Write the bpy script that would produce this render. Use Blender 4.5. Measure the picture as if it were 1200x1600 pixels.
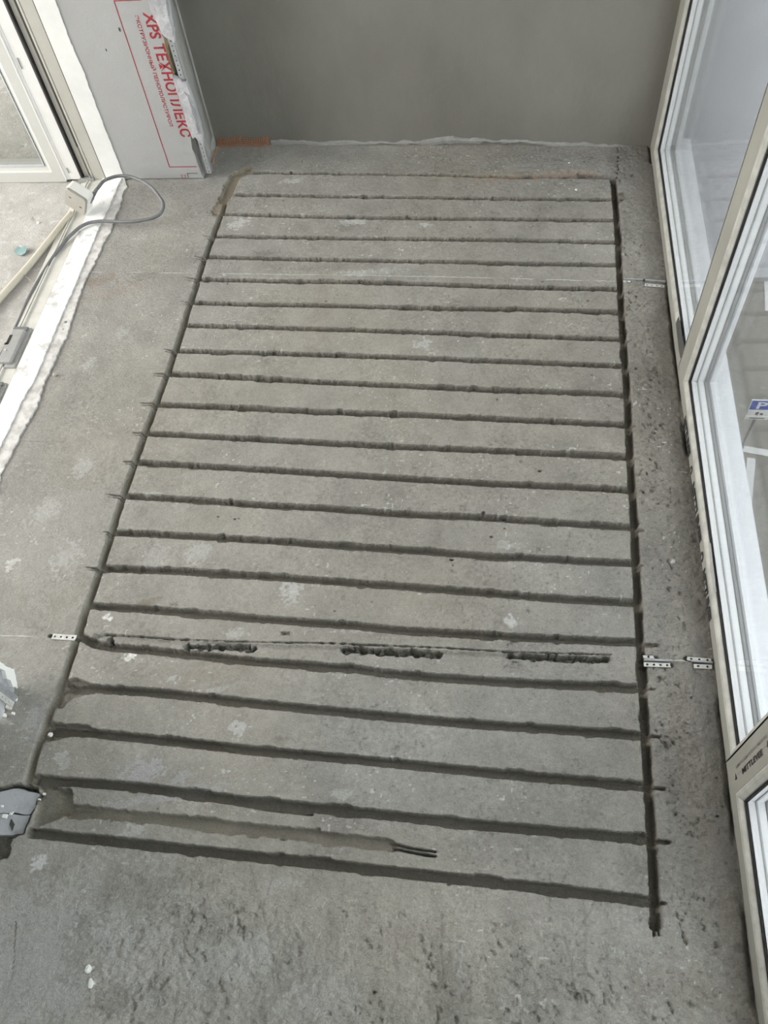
import bpy, bmesh, math, random
import numpy as np
from mathutils import Vector, Matrix

random.seed(7)
rng = np.random.RandomState(11)
scene = bpy.context.scene
for o in list(bpy.data.objects):
    bpy.data.objects.remove(o)

# ------------------------------------------------------------------ camera
CAM_H = 1.7
PITCH, ROLL, YAW, FPX = 0.58157269, -0.14812823, 0.22289323, 1287.155
def _rz(t):
    return np.array([[math.cos(t), -math.sin(t), 0], [math.sin(t), math.cos(t), 0], [0, 0, 1]])
_ca, _sa = math.cos(PITCH), math.sin(PITCH)
RW = _rz(YAW) @ np.array([[1, 0, 0], [0, _ca, -_sa], [0, _sa, _ca]]) @ _rz(ROLL)
cam_data = bpy.data.cameras.new('camera')
cam = bpy.data.objects.new('camera', cam_data)
scene.collection.objects.link(cam)
M4 = Matrix([list(RW[0]) + [0], list(RW[1]) + [0], list(RW[2]) + [CAM_H], [0, 0, 0, 1]])
cam.matrix_world = M4
cam_data.sensor_fit = 'VERTICAL'
cam_data.sensor_height = 24.0
cam_data.lens = FPX / 1600 * 24.0
cam_data.clip_start = 0.02
cam_data.clip_end = 300
scene.camera = cam

# ------------------------------------------------------------------ light
SKY = 3.2
ROOM_W = 265.0
world = bpy.data.worlds.new('overcast_sky')
scene.world = world
world.use_nodes = True
wn = world.node_tree
wn.nodes['Background'].inputs[0].default_value = (0.94, 0.965, 1.0, 1)
wn.nodes['Background'].inputs[1].default_value = SKY

def area(name, loc, rot, sx, sy, power, col=(1, 1, 1)):
    l = bpy.data.lights.new(name, 'AREA')
    l.shape = 'RECTANGLE'; l.size = sx; l.size_y = sy; l.energy = power; l.color = col
    o = bpy.data.objects.new(name, l)
    o.location = loc; o.rotation_euler = rot
    scene.collection.objects.link(o)
    return o
# unseen area light added in the inner room to brighten the left side
area('added_room_light', (-4.4, 1.3, 1.45), (0, -math.pi / 2, 0), 1.8, 3.0, ROOM_W, (1.0, 0.98, 0.95))

scene.view_settings.view_transform = 'Standard'
scene.view_settings.look = 'None'
scene.view_settings.gamma = 1.0
scene.view_settings.use_curve_mapping = False
scene.view_settings.exposure = 0.0

# ------------------------------------------------------------------ rays through the photograph onto real planes
def _ray(x, y):
    return RW @ np.array([x - 600.0, 800.0 - y, -FPX])
def fl(x, y, z=0.0):
    d = _ray(x, y); t = (z - CAM_H) / d[2]
    return Vector((d[0] * t, d[1] * t, z))
def onx(x, y, X):
    d = _ray(x, y); t = X / d[0]
    return Vector((X, d[1] * t, CAM_H + d[2] * t))
def ony(x, y, Y):
    d = _ray(x, y); t = Y / d[1]
    return Vector((d[0] * t, Y, CAM_H + d[2] * t))

# ------------------------------------------------------------------ noise
_tabs = {}
def vnoise(X, Y, size, seed):
    """smooth value noise in -1..1, 'size' metres per cell"""
    if seed not in _tabs:
        _tabs[seed] = np.random.RandomState(seed).rand(512, 512) * 2 - 1
    T = _tabs[seed]
    u = X / size + 1000.37; v = Y / size + 1000.71
    i = np.floor(u).astype(int); j = np.floor(v).astype(int)
    fu = u - i; fv = v - j
    fu = fu * fu * (3 - 2 * fu); fv = fv * fv * (3 - 2 * fv)
    i0 = i % 512; i1 = (i + 1) % 512; j0 = j % 512; j1 = (j + 1) % 512
    a = T[i0, j0] * (1 - fu) + T[i1, j0] * fu
    b = T[i0, j1] * (1 - fu) + T[i1, j1] * fu
    return a * (1 - fv) + b * fv
def fbm(X, Y, size, seed, octs=4, gain=0.55):
    r = 0; a = 1.0; s = 0
    for k in range(octs):
        r = r + a * vnoise(X, Y, size, seed + k * 17); s += a
        a *= gain; size *= 0.5
    return r / s
def sstep(a, b, x):
    t = np.clip((x - a) / (b - a), 0, 1)
    return t * t * (3 - 2 * t)

# ------------------------------------------------------------------ materials
def mat(name, col, rough=0.6, metal=0.0, bump=0.0, bscale=200.0, var=0.0, vscale=20.0, col2=None, spec=0.5,
        thresh=None, stretch=None, coat=0):
    m = bpy.data.materials.new(name); m.use_nodes = True
    nt = m.node_tree; b = nt.nodes['Principled BSDF']
    b.inputs['Base Color'].default_value = (*col, 1)
    b.inputs['Roughness'].default_value = rough
    b.inputs['Metallic'].default_value = metal
    b.inputs['Specular IOR Level'].default_value = spec
    tc = nt.nodes.new('ShaderNodeTexCoord')
    src = tc.outputs['Object']
    if stretch:
        mp = nt.nodes.new('ShaderNodeMapping'); mp.inputs['Scale'].default_value = stretch
        nt.links.new(src, mp.inputs['Vector']); src = mp.outputs['Vector']
    if var > 0 or col2:
        n = nt.nodes.new('ShaderNodeTexNoise'); n.inputs['Scale'].default_value = vscale
        n.inputs['Detail'].default_value = 8; n.inputs['Roughness'].default_value = 0.65
        nt.links.new(src, n.inputs['Vector'])
        r = nt.nodes.new('ShaderNodeValToRGB')
        lo, hi = thresh if thresh else (0.3, 0.7)
        r.color_ramp.elements[0].position = lo; r.color_ramp.elements[1].position = hi
        c2 = col2 if col2 else tuple(c * (1 - var) for c in col)
        r.color_ramp.elements[0].color = (*c2, 1); r.color_ramp.elements[1].color = (*col, 1)
        nt.links.new(n.outputs['Fac'], r.inputs['Fac'])
        nt.links.new(r.outputs['Color'], b.inputs['Base Color'])
    if bump > 0:
        n = nt.nodes.new('ShaderNodeTexNoise'); n.inputs['Scale'].default_value = bscale
        n.inputs['Detail'].default_value = 6
        nt.links.new(src, n.inputs['Vector'])
        bp = nt.nodes.new('ShaderNodeBump'); bp.inputs['Strength'].default_value = 1.0
        bp.inputs['Distance'].default_value = bump
        nt.links.new(n.outputs['Fac'], bp.inputs['Height'])
        nt.links.new(bp.outputs['Normal'], b.inputs['Normal'])
    return m

def concrete_mat():
    m = bpy.data.materials.new('screed_concrete'); m.use_nodes = True
    nt = m.node_tree; b = nt.nodes['Principled BSDF']
    b.inputs['Roughness'].default_value = 0.9; b.inputs['Specular IOR Level'].default_value = 0.15
    at = nt.nodes.new('ShaderNodeAttribute'); at.attribute_name = 'tint'
    tc = nt.nodes.new('ShaderNodeTexCoord')
    n1 = nt.nodes.new('ShaderNodeTexNoise'); n1.inputs['Scale'].default_value = 260; n1.inputs['Detail'].default_value = 4
    n1.inputs['Roughness'].default_value = 0.8
    nt.links.new(tc.outputs['Object'], n1.inputs['Vector'])
    mr = nt.nodes.new('ShaderNodeMapRange')
    mr.inputs['From Min'].default_value = 0.25; mr.inputs['From Max'].default_value = 0.75
    mr.inputs['To Min'].default_value = 0.76; mr.inputs['To Max'].default_value = 1.23
    nt.links.new(n1.outputs['Fac'], mr.inputs['Value'])
    mx = nt.nodes.new('ShaderNodeVectorMath'); mx.operation = 'SCALE'
    nt.links.new(at.outputs['Color'], mx.inputs[0]); nt.links.new(mr.outputs['Result'], mx.inputs['Scale'])
    nt.links.new(mx.outputs['Vector'], b.inputs['Base Color'])
    n2 = nt.nodes.new('ShaderNodeTexNoise'); n2.inputs['Scale'].default_value = 190; n2.inputs['Detail'].default_value = 5
    n2.inputs['Roughness'].default_value = 0.7
    nt.links.new(tc.outputs['Object'], n2.inputs['Vector'])
    bp = nt.nodes.new('ShaderNodeBump'); bp.inputs['Distance'].default_value = 0.0038; bp.inputs['Strength'].default_value = 1
    nt.links.new(n2.outputs['Fac'], bp.inputs['Height']); nt.links.new(bp.outputs['Normal'], b.inputs['Normal'])
    return m

def glass_mat(name='window_glass'):
    m = bpy.data.materials.new(name); m.use_nodes = True
    nt = m.node_tree
    for n in list(nt.nodes): nt.nodes.remove(n)
    out = nt.nodes.new('ShaderNodeOutputMaterial')
    tr = nt.nodes.new('ShaderNodeBsdfTransparent'); tr.inputs[0].default_value = (0.985, 0.992, 0.988, 1)
    gl = nt.nodes.new('ShaderNodeBsdfGlossy'); gl.inputs['Roughness'].default_value = 0.01
    fr = nt.nodes.new('ShaderNodeFresnel'); fr.inputs['IOR'].default_value = 1.45
    ge = nt.nodes.new('ShaderNodeNewGeometry'); mi = nt.nodes.new('ShaderNodeMapRange')
    mi.inputs['To Min'].default_value = 1.27; mi.inputs['To Max'].default_value = 1 / 1.27
    nt.links.new(ge.outputs['Backfacing'], mi.inputs['Value']); nt.links.new(mi.outputs['Result'], fr.inputs['IOR'])
    mx = nt.nodes.new('ShaderNodeMixShader')
    nt.links.new(fr.outputs[0], mx.inputs[0]); nt.links.new(tr.outputs[0], mx.inputs[1]); nt.links.new(gl.outputs[0], mx.inputs[2])
    nt.links.new(mx.outputs[0], out.inputs[0])
    return m

M = {}
M['floor'] = concrete_mat()
M['glass'] = glass_mat()
M['wall'] = mat('grey_plaster', (0.222, 0.214, 0.19), 0.9, bump=0.0012, bscale=60, var=0.22, vscale=3.2, spec=0.1, stretch=(1, 1, 0.6))
M['wall_light'] = mat('light_plaster', (0.40, 0.393, 0.37), 0.9, bump=0.002, bscale=45, var=0.25, vscale=14, spec=0.1)
M['mortar'] = mat('pale_mortar', (0.34, 0.338, 0.325), 0.9, bump=0.003, bscale=90, var=0.25, vscale=30, spec=0.1)
M['lump'] = mat('filler_plaster', (0.52, 0.52, 0.54), 0.85, bump=0.004, bscale=38, var=0.3, vscale=25, spec=0.15)
M['tan'] = mat('tan_adhesive', (0.42, 0.33, 0.20), 0.9, bump=0.003, bscale=90, var=0.3, vscale=40, spec=0.1)
M['ceiling'] = mat('ceiling_paint', (0.5, 0.49, 0.47), 0.9)
M['pvc'] = mat('white_pvc', (0.80, 0.80, 0.78), 0.35, var=0.12, vscale=9)
M['pvc_dusty'] = mat('dusty_pvc', (0.66, 0.65, 0.60), 0.55, var=0.2, vscale=16, bump=0.0006, bscale=120)
M['pvc_beige'] = mat('beige_pvc', (0.50, 0.49, 0.44), 0.45, var=0.12, vscale=10)
M['leafpvc'] = mat('leaf_pvc', (0.58, 0.58, 0.55), 0.4, var=0.06, vscale=5)
M['film'] = mat('film_covered_pvc', (0.30, 0.298, 0.262), 0.5, var=0.15, vscale=7)
M['bead'] = mat('glazing_bead_pvc', (0.46, 0.46, 0.425), 0.5, var=0.3, vscale=22, thresh=(0.35, 0.6))
M['threshold'] = mat('painted_threshold', (0.86, 0.86, 0.85), 0.5, col2=(0.52, 0.51, 0.49), vscale=18, thresh=(0.36, 0.45), bump=0.0008, bscale=80)
M['thr_mortar'] = mat('white_edge_mortar', (0.62, 0.61, 0.59), 0.85, col2=(0.42, 0.41, 0.39), vscale=28, thresh=(0.38, 0.58), bump=0.003, bscale=70)
M['rubber'] = mat('black_rubber', (0.012, 0.012, 0.012), 0.6)
M['dark'] = mat('dark_groove_plastic', (0.06, 0.06, 0.055), 0.7)
M['greyplastic'] = mat('grey_hardware', (0.36, 0.36, 0.35), 0.5, var=0.2, vscale=40)
M['spacer'] = mat('spacer_bar', (0.93, 0.93, 0.95), 0.35, metal=0.0, col2=(0.6, 0.6, 0.65), vscale=420, thresh=(0.30, 0.36))
M['sealgrey'] = mat('grey_sealant', (0.38, 0.40, 0.41), 0.6)
M['paving'] = mat('pale_paving', (0.36, 0.36, 0.385), 0.9, var=0.1, vscale=0.5)
M['outer'] = mat('outer_white', (0.88, 0.89, 0.93), 0.45, var=0.05, vscale=6)
M['xps'] = mat('grey_foam_board', (0.385, 0.385, 0.383), 0.55, var=0.08, vscale=6, bump=0.0004, bscale=150)
M['xps_dark'] = mat('inner_foam', (0.36, 0.36, 0.335), 0.7, var=0.12, vscale=10)
M['xps_blue'] = mat('dusty_foam_board', (0.44, 0.455, 0.48), 0.7, col2=(0.27, 0.27, 0.27), vscale=22, thresh=(0.3, 0.5), bump=0.002, bscale=70)
M['red'] = mat('red_print', (0.34, 0.02, 0.032), 0.6, var=0.15, vscale=60)
M['blackprint'] = mat('black_print', (0.03, 0.03, 0.03), 0.6)
M['greyprint'] = mat('grey_print', (0.17, 0.17, 0.15), 0.6)
M['zinc'] = mat('galvanised_steel', (0.66, 0.66, 0.63), 0.5, metal=0.15, var=0.4, vscale=60, bump=0.0004, bscale=200)
M['zinc_dull'] = mat('dusty_steel', (0.42, 0.43, 0.45), 0.5, metal=0.3, var=0.3, vscale=50)
M['orange'] = mat('orange_mesh', (0.55, 0.17, 0.05), 0.6, col2=(0.40, 0.30, 0.20), vscale=60, thresh=(0.3, 0.6))
M['cable'] = mat('grey_cable', (0.17, 0.175, 0.18), 0.45, var=0.15, vscale=30)
M['conduit'] = mat('cream_conduit', (0.62, 0.58, 0.48), 0.5, var=0.15, vscale=12)
M['boxwhite'] = mat('white_box_plastic', (0.82, 0.81, 0.77), 0.4)
M['boxlid'] = mat('dusty_lid_plastic', (0.40, 0.385, 0.34), 0.5, var=0.15, vscale=25)
M['teal'] = mat('teal_chip', (0.28, 0.42, 0.42), 0.6, var=0.3, vscale=60)
M['white'] = mat('white_chip', (0.80, 0.80, 0.77), 0.7, bump=0.002, bscale=120)
M['pebble'] = mat('pebble', (0.5, 0.48, 0.44), 0.8, var=0.3, vscale=80)
M['asphalt'] = mat('asphalt', (0.22, 0.208, 0.19), 0.9, var=0.14, vscale=0.35)
M['roadpaint'] = mat('road_paint', (0.55, 0.55, 0.55), 0.8)
M['facade'] = mat('facade_render', (0.30, 0.295, 0.29), 0.9, var=0.1, vscale=1)
M['blue'] = mat('sign_blue', (0.05, 0.10, 0.42), 0.4)
M['signwhite'] = mat('sign_white', (0.7, 0.7, 0.7), 0.4)
M['rust'] = mat('nail_steel', (0.30, 0.28, 0.26), 0.4, metal=0.7)

# ------------------------------------------------------------------ helpers
def tag(o, label=None, cat=None, group=None, kind=None):
    if label: o['label'] = label
    if cat: o['category'] = cat
    if group: o['group'] = group
    if kind: o['kind'] = kind
    return o
def link(o, parent=None):
    scene.collection.objects.link(o)
    if parent:
        o.parent = parent
        o.matrix_parent_inverse = Matrix.Translation(-parent.location) if parent.type == 'EMPTY' and parent.rotation_euler.z == 0 else parent.matrix_world.inverted()
    return o
def empty(name, loc=(0, 0, 0)):
    o = bpy.data.objects.new(name, None); o.empty_display_size = 0.05
    o.location = loc
    scene.collection.objects.link(o)
    return o
def mesh_obj(name, verts, faces, material, parent=None, smooth=False):
    me = bpy.data.meshes.new(name)
    me.from_pydata([tuple(v) for v in verts], [], faces)
    me.validate()
    bm = bmesh.new(); bm.from_mesh(me)
    bmesh.ops.recalc_face_normals(bm, faces=bm.faces)
    bm.to_mesh(me); bm.free()
    if smooth:
        me.polygons.foreach_set('use_smooth', [True] * len(me.polygons))
    me.materials.append(material)
    return link(bpy.data.objects.new(name, me), parent)
def box_geo(lo, hi):
    x0, y0, z0 = lo; x1, y1, z1 = hi
    v = [(x0, y0, z0), (x1, y0, z0), (x1, y1, z0), (x0, y1, z0), (x0, y0, z1), (x1, y0, z1), (x1, y1, z1), (x0, y1, z1)]
    f = [(0, 3, 2, 1), (4, 5, 6, 7), (0, 1, 5, 4), (1, 2, 6, 5), (2, 3, 7, 6), (3, 0, 4, 7)]
    return v, f
def boxes(name, lst, material, parent=None, bevel=0.0):
    V = []; F = []
    for lo, hi in lst:
        v, f = box_geo(lo, hi); n = len(V)
        V += v; F += [tuple(i + n for i in q) for q in f]
    o = mesh_obj(name, V, F, material, parent)
    if bevel:
        b = o.modifiers.new('bevel', 'BEVEL'); b.width = bevel; b.segments = 2; b.limit_method = 'ANGLE'
    return o
def slab(name, poly, a, b, material, parent=None, axis='Z', bevel=0):
    """closed polygon of 3D points pushed from offset a to b along an axis"""
    ax = {'X': Vector((1, 0, 0)), 'Y': Vector((0, 1, 0)), 'Z': Vector((0, 0, 1))}[axis]
    n = len(poly)
    P = [Vector(p) for p in poly]
    V = [p + ax * a for p in P] + [p + ax * b for p in P]
    F = [tuple(range(n))[::-1], tuple(range(n, 2 * n))] + [(i, (i + 1) % n, (i + 1) % n + n, i + n) for i in range(n)]
    o = mesh_obj(name, V, F, material, parent)
    if bevel:
        m = o.modifiers.new('bevel', 'BEVEL'); m.width = bevel; m.segments = 2
    return o
def extrude_profile(name, prof, y0, y1, material, parent=None, axis='Y'):
    """prof: list of (x,z) closed; run along Y  (axis Z: prof (x,y) run along Z)"""
    n = len(prof)
    if axis == 'Y':
        V = [(x, y0, z) for x, z in prof] + [(x, y1, z) for x, z in prof]
    elif axis == 'Z':
        V = [(x, y, y0) for x, y in prof] + [(x, y, y1) for x, y in prof]
    else:
        V = [(y0, x, z) for x, z in prof] + [(y1, x, z) for x, z in prof]
    F = [tuple(range(n))[::-1], tuple(range(n, 2 * n))] + [(i, (i + 1) % n, (i + 1) % n + n, i + n) for i in range(n)]
    return mesh_obj(name, V, F, material, parent)
def jag(pts, amp, step, seed, closed=False):
    """subdivide a 3D polyline and jitter it"""
    r = random.Random(seed); out = []
    for a, b in zip(pts[:-1], pts[1:]):
        a = Vector(a); b = Vector(b); k = max(1, int((b - a).length / step))
        for i in range(k):
            p = a.lerp(b, i / k)
            j = Vector((r.uniform(-amp, amp), r.uniform(-amp, amp), r.uniform(-amp, amp)))
            out.append(p + (j if (i or out) else Vector((0, 0, 0))))
    out.append(Vector(pts[-1]))
    return out
def tube(name, pts, r, material, parent=None, res=10, smooth_pts=True):
    cu = bpy.data.curves.new(name, 'CURVE'); cu.dimensions = '3D'
    cu.bevel_depth = r; cu.bevel_resolution = 4; cu.resolution_u = res; cu.use_fill_caps = True
    if smooth_pts:
        sp = cu.splines.new('BEZIER'); sp.bezier_points.add(len(pts) - 1)
        for bp, p in zip(sp.bezier_points, pts):
            bp.co = p; bp.handle_left_type = bp.handle_right_type = 'AUTO'
    else:
        sp = cu.splines.new('POLY'); sp.points.add(len(pts) - 1)
        for q, p in zip(sp.points, pts): q.co = (*p, 1)
    tmp = bpy.data.objects.new(name + '_tmp', cu)
    scene.collection.objects.link(tmp)
    bpy.context.view_layer.update()
    me = bpy.data.meshes.new_from_object(tmp.evaluated_get(bpy.context.evaluated_depsgraph_get()))
    bpy.data.objects.remove(tmp); bpy.data.curves.remove(cu)
    me.name = name; me.materials.clear(); me.materials.append(material)
    me.polygons.foreach_set('use_smooth', [True] * len(me.polygons))
    return link(bpy.data.objects.new(name, me), parent)
def text_obj(name, s, origin, right, up, length, height, material, parent=None, depth=0.0004, bold=0.0, keep=None):
    """flat printed letters: run 'right' for length, cap height 'height', lower left corner at origin"""
    cu = bpy.data.curves.new(name, 'FONT'); cu.body = s; cu.size = 1.0; cu.offset = bold
    cu.resolution_u = 3
    tmp = bpy.data.objects.new(name + '_tmp', cu); scene.collection.objects.link(tmp)
    bpy.context.view_layer.update()
    me = bpy.data.meshes.new_from_object(tmp.evaluated_get(bpy.context.evaluated_depsgraph_get()))
    bpy.data.objects.remove(tmp); bpy.data.curves.remove(cu)
    co = np.array([v.co[:] for v in me.vertices])
    mn = co.min(0); mxx = co.max(0)
    right = Vector(right); up = Vector(up); nrm = right.cross(up)
    for v, c in zip(me.vertices, co):
        u = (c[0] - mn[0]) / (mxx[0] - mn[0]) * length; w = (c[1] - mn[1]) / (mxx[1] - mn[1]) * height
        v.co = Vector(origin) + right * u + up * w + nrm * depth
    me.name = name; me.materials.clear(); me.materials.append(material)
    o = link(bpy.data.objects.new(name, me), parent)
    return o
def ring(name, rect, prof, material, parent=None):
    """rect=(y0,y1,z0,z1); prof = [(inset, X)...] swept round the rectangle in the YZ plane, mitred"""
    y0, y1, z0, z1 = rect
    V = []; F = []
    n = len(prof)
    for ins, x in prof:
        if isinstance(ins, tuple): a, b, c, d = ins
        else: a = b = c = d = ins
        V += [(x, y0 + a, z0 + c), (x, y1 - b, z0 + c), (x, y1 - b, z1 - d), (x, y0 + a, z1 - d)]
    for i in range(n):
        j = (i + 1) % n
        for k in range(4):
            l = (k + 1) % 4
            F.append((i * 4 + k, i * 4 + l, j * 4 + l, j * 4 + k))
    return mesh_obj(name, V, F, material, parent)

# ================================================================== FLOOR (height field with the cut channels)
step = 0.0025
xs = np.arange(-1.36, 0.5201, step)
ys = np.concatenate([np.arange(-2.2, -0.16, 0.04), np.arange(-0.13, 2.66, 0.0015)])
X, Y = np.meshgrid(xs, ys, indexing='ij')
Z = 0.0016 * fbm(X, Y, 0.35, 1) + 0.0007 * fbm(X, Y, 0.03, 5)
# distance of every floor point to the right edge / lower edge decides how coarse the screed is
rough = sstep(0.33, 0.40, X + 0.02 * vnoise(X, Y, 0.06, 40)) * (1 - 0.7 * sstep(0.43, 0.47, X))
rough = np.maximum(rough, 0.8 * sstep(0.30, 0.16, Y + 0.05 * fbm(X, Y, 0.15, 41)) * sstep(-0.85, -0.5, X + 0.1 * fbm(X, Y, .2, 44)))
rough = np.maximum(rough, 0.5 * sstep(-0.6, 0.1, X + .1 * fbm(X, Y, .2, 45)))
pn = fbm(X, Y, 0.011, 60, 2)
crev = sstep(0.34, 0.66, fbm(X + 0.3 * Y, Y * 0.7, 0.0085, 66, 2)) * sstep(0.45, 0.9, rough) * sstep(-.35, .25, vnoise(X, Y, .05, 67))
Z -= 0.0045 * crev
Z += rough * (0.0024 * pn - 0.0034 * sstep(0.30, 0.62, fbm(X, Y, 0.016, 61, 2)) * sstep(-0.2, .5, vnoise(X, Y, .07, 64)))
Z += 0.0005 * vnoise(X, Y, 0.006, 62) + 0.0007 * (0.3 + rough) * vnoise(X, Y, 0.0085, 63)

# -------- albedo (cement, dust, splashes, plus lighter and darker zones)
base = np.array([0.306, 0.294, 0.267])
n_lo = fbm(X, Y, 0.22, 80, 3); n_mid = fbm(X, Y, 0.05, 84, 3); n_c = fbm(X, Y, 0.4, 90, 2)
streak = fbm(X + 0.10 * Y, Y * 0.22, 0.028, 110, 4)
near = sstep(0.34, 0.20, Y + 0.05 * vnoise(X, Y, .1, 111))
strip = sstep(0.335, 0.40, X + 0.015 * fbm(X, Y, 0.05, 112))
grainy = 0.45 + 0.55 * sstep(-.25, .35, fbm(X, Y, 0.09, 114, 3))
lum = 1 + 0.14 * n_lo + 0.16 * n_mid + grainy * (0.13 * vnoise(X, Y, 0.0068, 98) + 0.06 * vnoise(X, Y, 0.0036, 99))
lum += 0.20 * near
lum += 0.22 * streak * np.maximum(near, 0.6 * strip)
lum -= 0.28 * crev
lum -= 0.45 * sstep(0.58, 0.85, vnoise(X, Y, 0.0058, 101)) * (0.2 + rough) * grainy
lum += 0.22 * sstep(0.72, 0.9, vnoise(X, Y, 0.0055, 103)) * grainy
lum *= 1 - 0.14 * strip - 0.16 * sstep(0.43, 0.465, X + 0.02 * fbm(X, Y, 0.08, 116, 3))  # right strip and the band along the window frames coloured darker
lum *= 1 - 0.10 * sstep(-0.7, 0.1, X + 0.12 * n_c)  # tone drops slightly from left to right
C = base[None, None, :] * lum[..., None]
C[..., 0] *= 1 + 0.025 * n_c; C[..., 2] *= 1 - 0.045 * n_c
def blend(mask, col):
    global C
    C = C * (1 - mask[..., None]) + np.array(col)[None, None, :] * mask[..., None]

def dist_poly(pts, pad):
    """distance to a polyline, only inside its padded box: returns slices, D, T"""
    P = np.array([[p[0], p[1]] for p in pts])
    i0 = max(0, np.searchsorted(xs, P[:, 0].min() - pad)); i1 = min(len(xs), np.searchsorted(xs, P[:, 0].max() + pad))
    j0 = max(0, np.searchsorted(ys, P[:, 1].min() - pad)); j1 = min(len(ys), np.searchsorted(ys, P[:, 1].max() + pad))
    sx = X[i0:i1, j0:j1]; sy = Y[i0:i1, j0:j1]
    D = np.full(sx.shape, 9.0); Tt = np.zeros(sx.shape); total = 0
    lens = [np.linalg.norm(P[k + 1] - P[k]) for k in range(len(P) - 1)]; L = sum(lens)
    for k in range(len(P) - 1):
        d = P[k + 1] - P[k]; t = ((sx - P[k, 0]) * d[0] + (sy - P[k, 1]) * d[1]) / max(1e-12, (d @ d)); t = np.clip(t, 0, 1)
        q = np.hypot(sx - P[k, 0] - d[0] * t, sy - P[k, 1] - d[1] * t)
        m = q < D; D = np.where(m, q, D); Tt = np.where(m, (total + t * lens[k]) / L, Tt)
        total += lens[k]
    return (slice(i0, i1), slice(j0, j1)), D, Tt, sx, sy
DUST_SHADE = (0.128, 0.118, 0.096)  # brownish channel dust, with the shade of the cuts painted into its colour
TAN = (0.215, 0.197, 0.158)
def cut(pts, w, depth, seed, jagged=0.0016, soft=0.0022, fill=DUST_SHADE, fillk=0.75, taper=0.0, floor_n=0.0005, chips=0.0, fs=0.03):
    sl, D, T, sx, sy = dist_poly(pts, w + 0.02)
    half = w / 2 * (1 - taper * T)
    e = half + jagged * (fbm(sx, sy, 0.012, seed, 3) * 1.3 + 0.12 * vnoise(sx, sy, .006, seed + 4))
    if chips: e = e + chips * sstep(0.45, 0.75, vnoise(sx, sy, 0.03, seed + 3))
    k = 1 - sstep(-soft, 0.0002, D - e)
    bottom = -depth + floor_n * fbm(sx, sy, fs, seed + 9, 2)
    Z[sl] = np.minimum(Z[sl], Z[sl] * (1 - k) + bottom * k)
    if fill:
        kk = (1 - sstep(-0.0012, 0.0008, D - e)) * fillk
        C[sl] = C[sl] * (1 - kk[..., None]) + np.array(fill) * (1 + 0.07 * fbm(sx, sy, 0.03, seed + 2, 3))[..., None] * kk[..., None]
def pl(*pts): return [fl(*p) for p in pts]
def pit(pts, depth, seed, jagged=0.004, fill=DUST_SHADE, fillk=0.7, rough_n=0.004):
    """polygonal hole"""
    P = [fl(*p) for p in pts]
    a = np.array([[p.x, p.y] for p in P])
    i0 = max(0, np.searchsorted(xs, a[:, 0].min() - .02)); i1 = np.searchsorted(xs, a[:, 0].max() + .02)
    j0 = max(0, np.searchsorted(ys, a[:, 1].min() - .02)); j1 = np.searchsorted(ys, a[:, 1].max() + .02)
    sx = X[i0:i1, j0:j1]; sy = Y[i0:i1, j0:j1]
    jx = sx + jagged * fbm(sx, sy, 0.012, seed, 3); jy = sy + jagged * fbm(sx, sy, 0.012, seed + 5, 3)
    ins = np.zeros(sx.shape, bool); D = np.full(sx.shape, 9.0); n = len(a)
    for k in range(n):
        x1, y1 = a[k]; x2, y2 = a[(k + 1) % n]
        c = ((y1 > jy) != (y2 > jy)) & (jx < (x2 - x1) * (jy - y1) / (y2 - y1 + 1e-12) + x1)
        ins ^= c
        dx, dy = x2 - x1, y2 - y1
        t = np.clip(((jx - x1) * dx + (jy - y1) * dy) / (dx * dx + dy * dy + 1e-12), 0, 1)
        D = np.minimum(D, np.hypot(jx - x1 - dx * t, jy - y1 - dy * t))
    S = np.where(ins, -D, D)
    k = 1 - sstep(-0.004, 0.0, S)
    bottom = -depth + rough_n * fbm(sx, sy, 0.018, seed + 9, 3)
    sl = (slice(i0, i1), slice(j0, j1))
    Z[sl] = np.minimum(Z[sl], Z[sl] * (1 - k) + bottom * k)
    kk = (1 - sstep(-0.001, 0.001, S)) * fillk
    C[sl] = C[sl] * (1 - kk[..., None]) + np.array(fill) * (1 + 0.15 * fbm(sx, sy, 0.02, seed + 2, 3))[..., None] * kk[..., None]

def stain(x, y, rx, ry, col, k=0.8, seed=0, sc=0.02, ragged=0.6, raise_=0.0):
    c = fl(x, y); ex = (fl(x + rx, y) - c).length; ey = (fl(x, y + ry) - c).length
    ax = (fl(x + rx, y) - c) / ex; ay = (fl(x, y + ry) - c) / ey
    pad = max(ex, ey) * 2.2
    i0 = max(0, np.searchsorted(xs, c.x - pad)); i1 = np.searchsorted(xs, c.x + pad)
    j0 = max(0, np.searchsorted(ys, c.y - pad)); j1 = np.searchsorted(ys, c.y + pad)
    sx = X[i0:i1, j0:j1]; sy = Y[i0:i1, j0:j1]
    u = ((sx - c.x) * ax.x + (sy - c.y) * ax.y) / ex; v = ((sx - c.x) * ay.x + (sy - c.y) * ay.y) / ey
    d = np.hypot(u, v) + ragged * fbm(sx, sy, sc, 300 + seed, 4)
    d = d + (0.5 * vnoise(sx, sy, .005, 77) + .25 * vnoise(sx, sy, .011, 79)) * (1 if ragged > .7 else .3)
    m = (1 - sstep(0.70, 1.0, d)) * k * (0.95 + 0.35 * vnoise(sx, sy, .006, 78))
    m = np.clip(m, 0, 1)
    sl = (slice(i0, i1), slice(j0, j1))
    C[sl] = C[sl] * (1 - m[..., None]) + np.array(col) * m[..., None]
    if raise_: Z[sl] += raise_ * m * (1 + vnoise(sx, sy, .006, 9))

LT = (0.47, 0.47, 0.455); WH = (0.72, 0.72, 0.70); DK = (0.17, 0.165, 0.145); BR = (0.26, 0.21, 0.165); LILAC = (0.38, 0.375, 0.385)
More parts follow.
